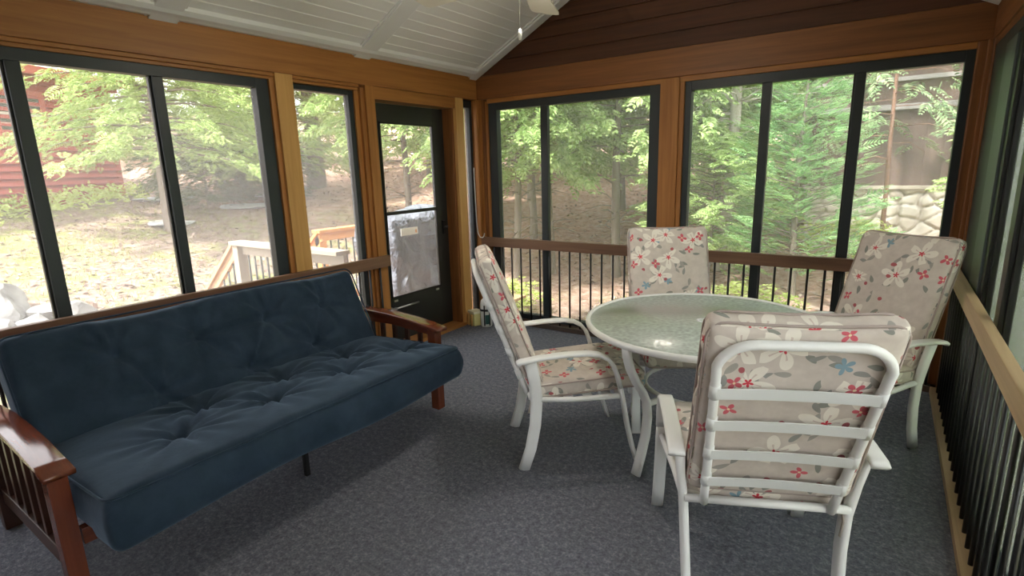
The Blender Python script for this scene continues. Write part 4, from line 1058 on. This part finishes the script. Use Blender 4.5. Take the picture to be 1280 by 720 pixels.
# ---- deck, steps, rails
dk = empty('deck', (-1.1, .6, -.1)); tag(dk, 'wooden deck outside the storm door', kind='structure')
m = MB(); y = -1.6
while y < 1.2: m.box(-2.02, -.26, y, y + .135, -.075, -.04); y += .14
m.build('deck_boards', W_deck['x'], dk)
m = MB(); m.box(-2.0, -.26, -1.6, -1.56, -.26, -.075); m.box(-2.02, -1.98, -1.6, 1.25, -.26, -.075); m.build('rim_joist', W_deckgrey['x'], dk)
for x, y in ((-1.94, -1.5), (-1.94, 1.15), (-.35, -1.5)): mesh_box('deck_post', W_deckgrey['z'], dk, x - .045, x + .045, y - .045, y + .045, -.9, -.075)
def deck_rail(label, axis, c, a0, a1, Wd, post_at, zt=.905):
    r = empty('deck_railing', ((a0 + a1) / 2, c, -.04) if axis == 'x' else (c, (a0 + a1) / 2, -.04)); tag(r, label, 'railing')
    ox = 'y' if axis == 'x' else 'x'
    def bx(nm, mm, a, b, d0, d1, z0, z1):
        if axis == 'x': return mesh_box(nm, mm, r, a, b, c + d0, c + d1, z0, z1)
        return mesh_box(nm, mm, r, c + d0, c + d1, a, b, z0, z1)
    bx('cap_rail', Wd[axis], a0 - .03, a1, -.07, .07, zt - .035, zt)
    bx('side_rail', Wd[axis], a0, a1, .0, .04, zt - .13, zt - .035); bx('bottom_rail', Wd[axis], a0, a1, .0, .04, .03, .12)
    for p in post_at:
        q = (p, c) if axis == 'x' else (c, p); mesh_box('post', Wd['z'], r, q[0] - .045, q[0] + .045, q[1] - .05, q[1] + .045, -.3, zt - .035)
    t = a0 + .15
    while t < a1 - .03:
        p = (t, c + .02) if axis == 'x' else (c + .02, t)
        if min(abs(t - q) for q in post_at) > .06: MB().tube([(p[0], p[1], .08), (p[0], p[1], zt - .08)], .0095, 8).build('baluster', M_black, r)
        t += .108
    return r
deck_rail('weathered grey-brown deck railing running out from the house past the narrow window', 'x', -1.53, -1.90, -.27, W_deckgrey, (-1.86,))
deck_rail('sunlit orange-brown deck railing along the far side of the deck', 'y', -1.95, -.55, 1.2, W_deckor, (-.52, 1.15))
for yy, Wd, lab in ((-1.53, W_deck, 'sloping stair handrail descending left from the grey deck post'), (-.55, W_deckor, 'sloping stair handrail descending left from the orange deck post')):
    r = empty('stair_railing', (-2.3, yy, -.3)); tag(r, lab, 'railing')
    A_, B_ = Vector((-1.91, yy, .885)), Vector((-2.66, yy, .27)); d = (B_ - A_)
    MB().bar(A_, B_, .10, .035).build('cap_rail', Wd['x'], r); lo = Vector((0, 0, -.075)); MB().bar(A_ + lo, B_ + lo, .04, .085).build('side_rail', Wd['x'], r, .003)
    lo = Vector((0, 0, -.62)); MB().bar(A_ + lo, B_ + lo, .04, .07).build('bottom_rail', Wd['x'], r, .003)
    mesh_box('post', Wd['z'], r, -2.66, -2.58, yy - .045, yy + .045, -.75, .30)
    for k in range(1, 6): p = A_ + d * (k / 6.6); MB().tube([(p.x, p.y, p.z - .62), (p.x, p.y, p.z - .1)], .0095, 8).build('baluster', M_black, r)
st = empty('deck_steps', (-2.3, -1.04, -.4)); tag(st, 'wooden steps going down from the deck between the handrails', 'steps')
for k in range(3): mesh_box('tread', W_deck['y'], st, -2.28 - .27 * k, -2.0 - .27 * k, -1.48, -.6, -.20 - .17 * k, -.16 - .17 * k)
for yy in (-1.47, -.63):
    MB().prism([(-2.02, -.08), (-2.02, -.3), (-2.75, -.78), (-2.85, -.62)], 'y', yy - .02, yy + .02).build('stringer', W_deck['x'], st)

# ---- covered grill
gr = empty('grill', (-.95, .04, -.04)); tag(gr, 'barbecue grill under a silver-grey fabric cover outside the door', 'grill')
def dg(V, P, n):
    o = np.zeros_like(P); s1 = np.sin(V[:, 1] * 21 + V[:, 2] * 9) * .016 + np.sin(V[:, 1] * 37 - V[:, 2] * 5 + 1) * .006 + .012 * np.sin(V[:, 2] * 15 + V[:, 1] * 13)
    cr = -.07 * np.exp(-((V[:, 1] + .12 - .12 * V[:, 2]) / .05) ** 2) * (V[:, 2] < .25)
    low = np.clip((.35 - V[:, 2]) / .9, 0, 1)
    o += n * (s1 * 1.7 * (.4 + low) + cr * (.5 + .5 * np.sin(V[:, 2] * 26)))[:, None]
    o[:, 0] += np.sign(V[:, 0]) * low * .03; o[:, 2] += (V[:, 2] > .5) * (-.10 * (np.abs(V[:, 1]) / .66) ** 2.5 + .03 * np.sin(V[:, 1] * 7) - .05 * (np.abs(V[:, 0]) / .3) ** 2)
    return o
P, F, ax, fl_ = roundbox(.60, 1.32, 1.16, .07, .022, dg); P = P + np.array([0, 0, .60])
M_cover = mat('silver_grey_cover', (.40, .42, .50), .42, spec=.5); t = NT(M_cover); tc = t.n('TexCoord'); nz = t.n('TexNoise', Scale=6.0, Detail=4.0, Distortion=1.2); t.l(tc.outputs['Object'], nz.inputs['Vector'])
t.l(t.ramp(nz.outputs[0], (.3, (.11, .118, .155)), (.7, (.20, .212, .26))), t.b.inputs['Base Color']); t.bump(nz.outputs[0], 1.0, .09)
cv = npmesh('cover', P, F, M_cover, gr, True)
m = MB(); m.box(.335, .341, -.58, -.34, .935, 1.01); m.build('white_label', mat('label_white', (.85, .83, .78), .5), cv, .002, local=True)
m = MB(); m.box(.341, .343, -.38, -.355, .95, .985); m.build('orange_mark', mat('label_orange', (.75, .35, .12), .5), cv, local=True)
m = MB(); m.tube([(.30, -.55, .94), (.345, -.2, .90), (.345, .2, .92), (.30, .55, .94)], .006, 6); m.build('seam', M_cover, cv, local=True)

# ------------------------------------------------------------------ light, camera, view
wd = bpy.data.worlds.new('sky'); SC.world = wd; wd.use_nodes = True
bg = wd.node_tree.nodes['Background']; bg.inputs[0].default_value = (1.0, .96, 1.0, 1); bg.inputs[1].default_value = 3.7
sun = bpy.data.lights.new('sun', 'SUN'); sun.energy = 6.5; sun.angle = R(5); sun.color = (1, .95, .86)
so = bpy.data.objects.new('sun', sun); COL.objects.link(so); so.rotation_euler = (R(32), R(-10), 0)

cam = bpy.data.cameras.new('camera'); co = bpy.data.objects.new('camera', cam); COL.objects.link(co); SC.camera = co
cam.sensor_width = 36; cam.lens = 674.39 / 1280 * 36; cam.clip_start = .05; cam.clip_end = 300
yaw, pit, rol = R(-34.775), R(-12.504), R(-1.605)
f = Vector((math.cos(pit) * math.sin(yaw), math.cos(pit) * math.cos(yaw), math.sin(pit)))
r_ = Vector((math.cos(yaw), -math.sin(yaw), 0)); u_ = r_.cross(f)
r2 = r_ * math.cos(rol) + u_ * math.sin(rol); u2 = -r_ * math.sin(rol) + u_ * math.cos(rol)
M = Matrix((r2, u2, -f)).transposed().to_4x4(); M.translation = Vector((3.391, -4.372, 1.534)); co.matrix_world = M
vs = SC.view_settings; SC.display_settings.display_device = 'sRGB'
vs.view_transform = 'Standard'; vs.look = 'None'; vs.exposure = 0.5; vs.gamma = 1; vs.use_curve_mapping = False
SC.cycles.max_bounces = 10; SC.cycles.transparent_max_bounces = 24; SC.cycles.diffuse_bounces = 5
SC.cycles.sample_clamp_indirect = 6.0; SC.cycles.use_denoising = True; SC.cycles.caustics_reflective = False; SC.cycles.caustics_refractive = False
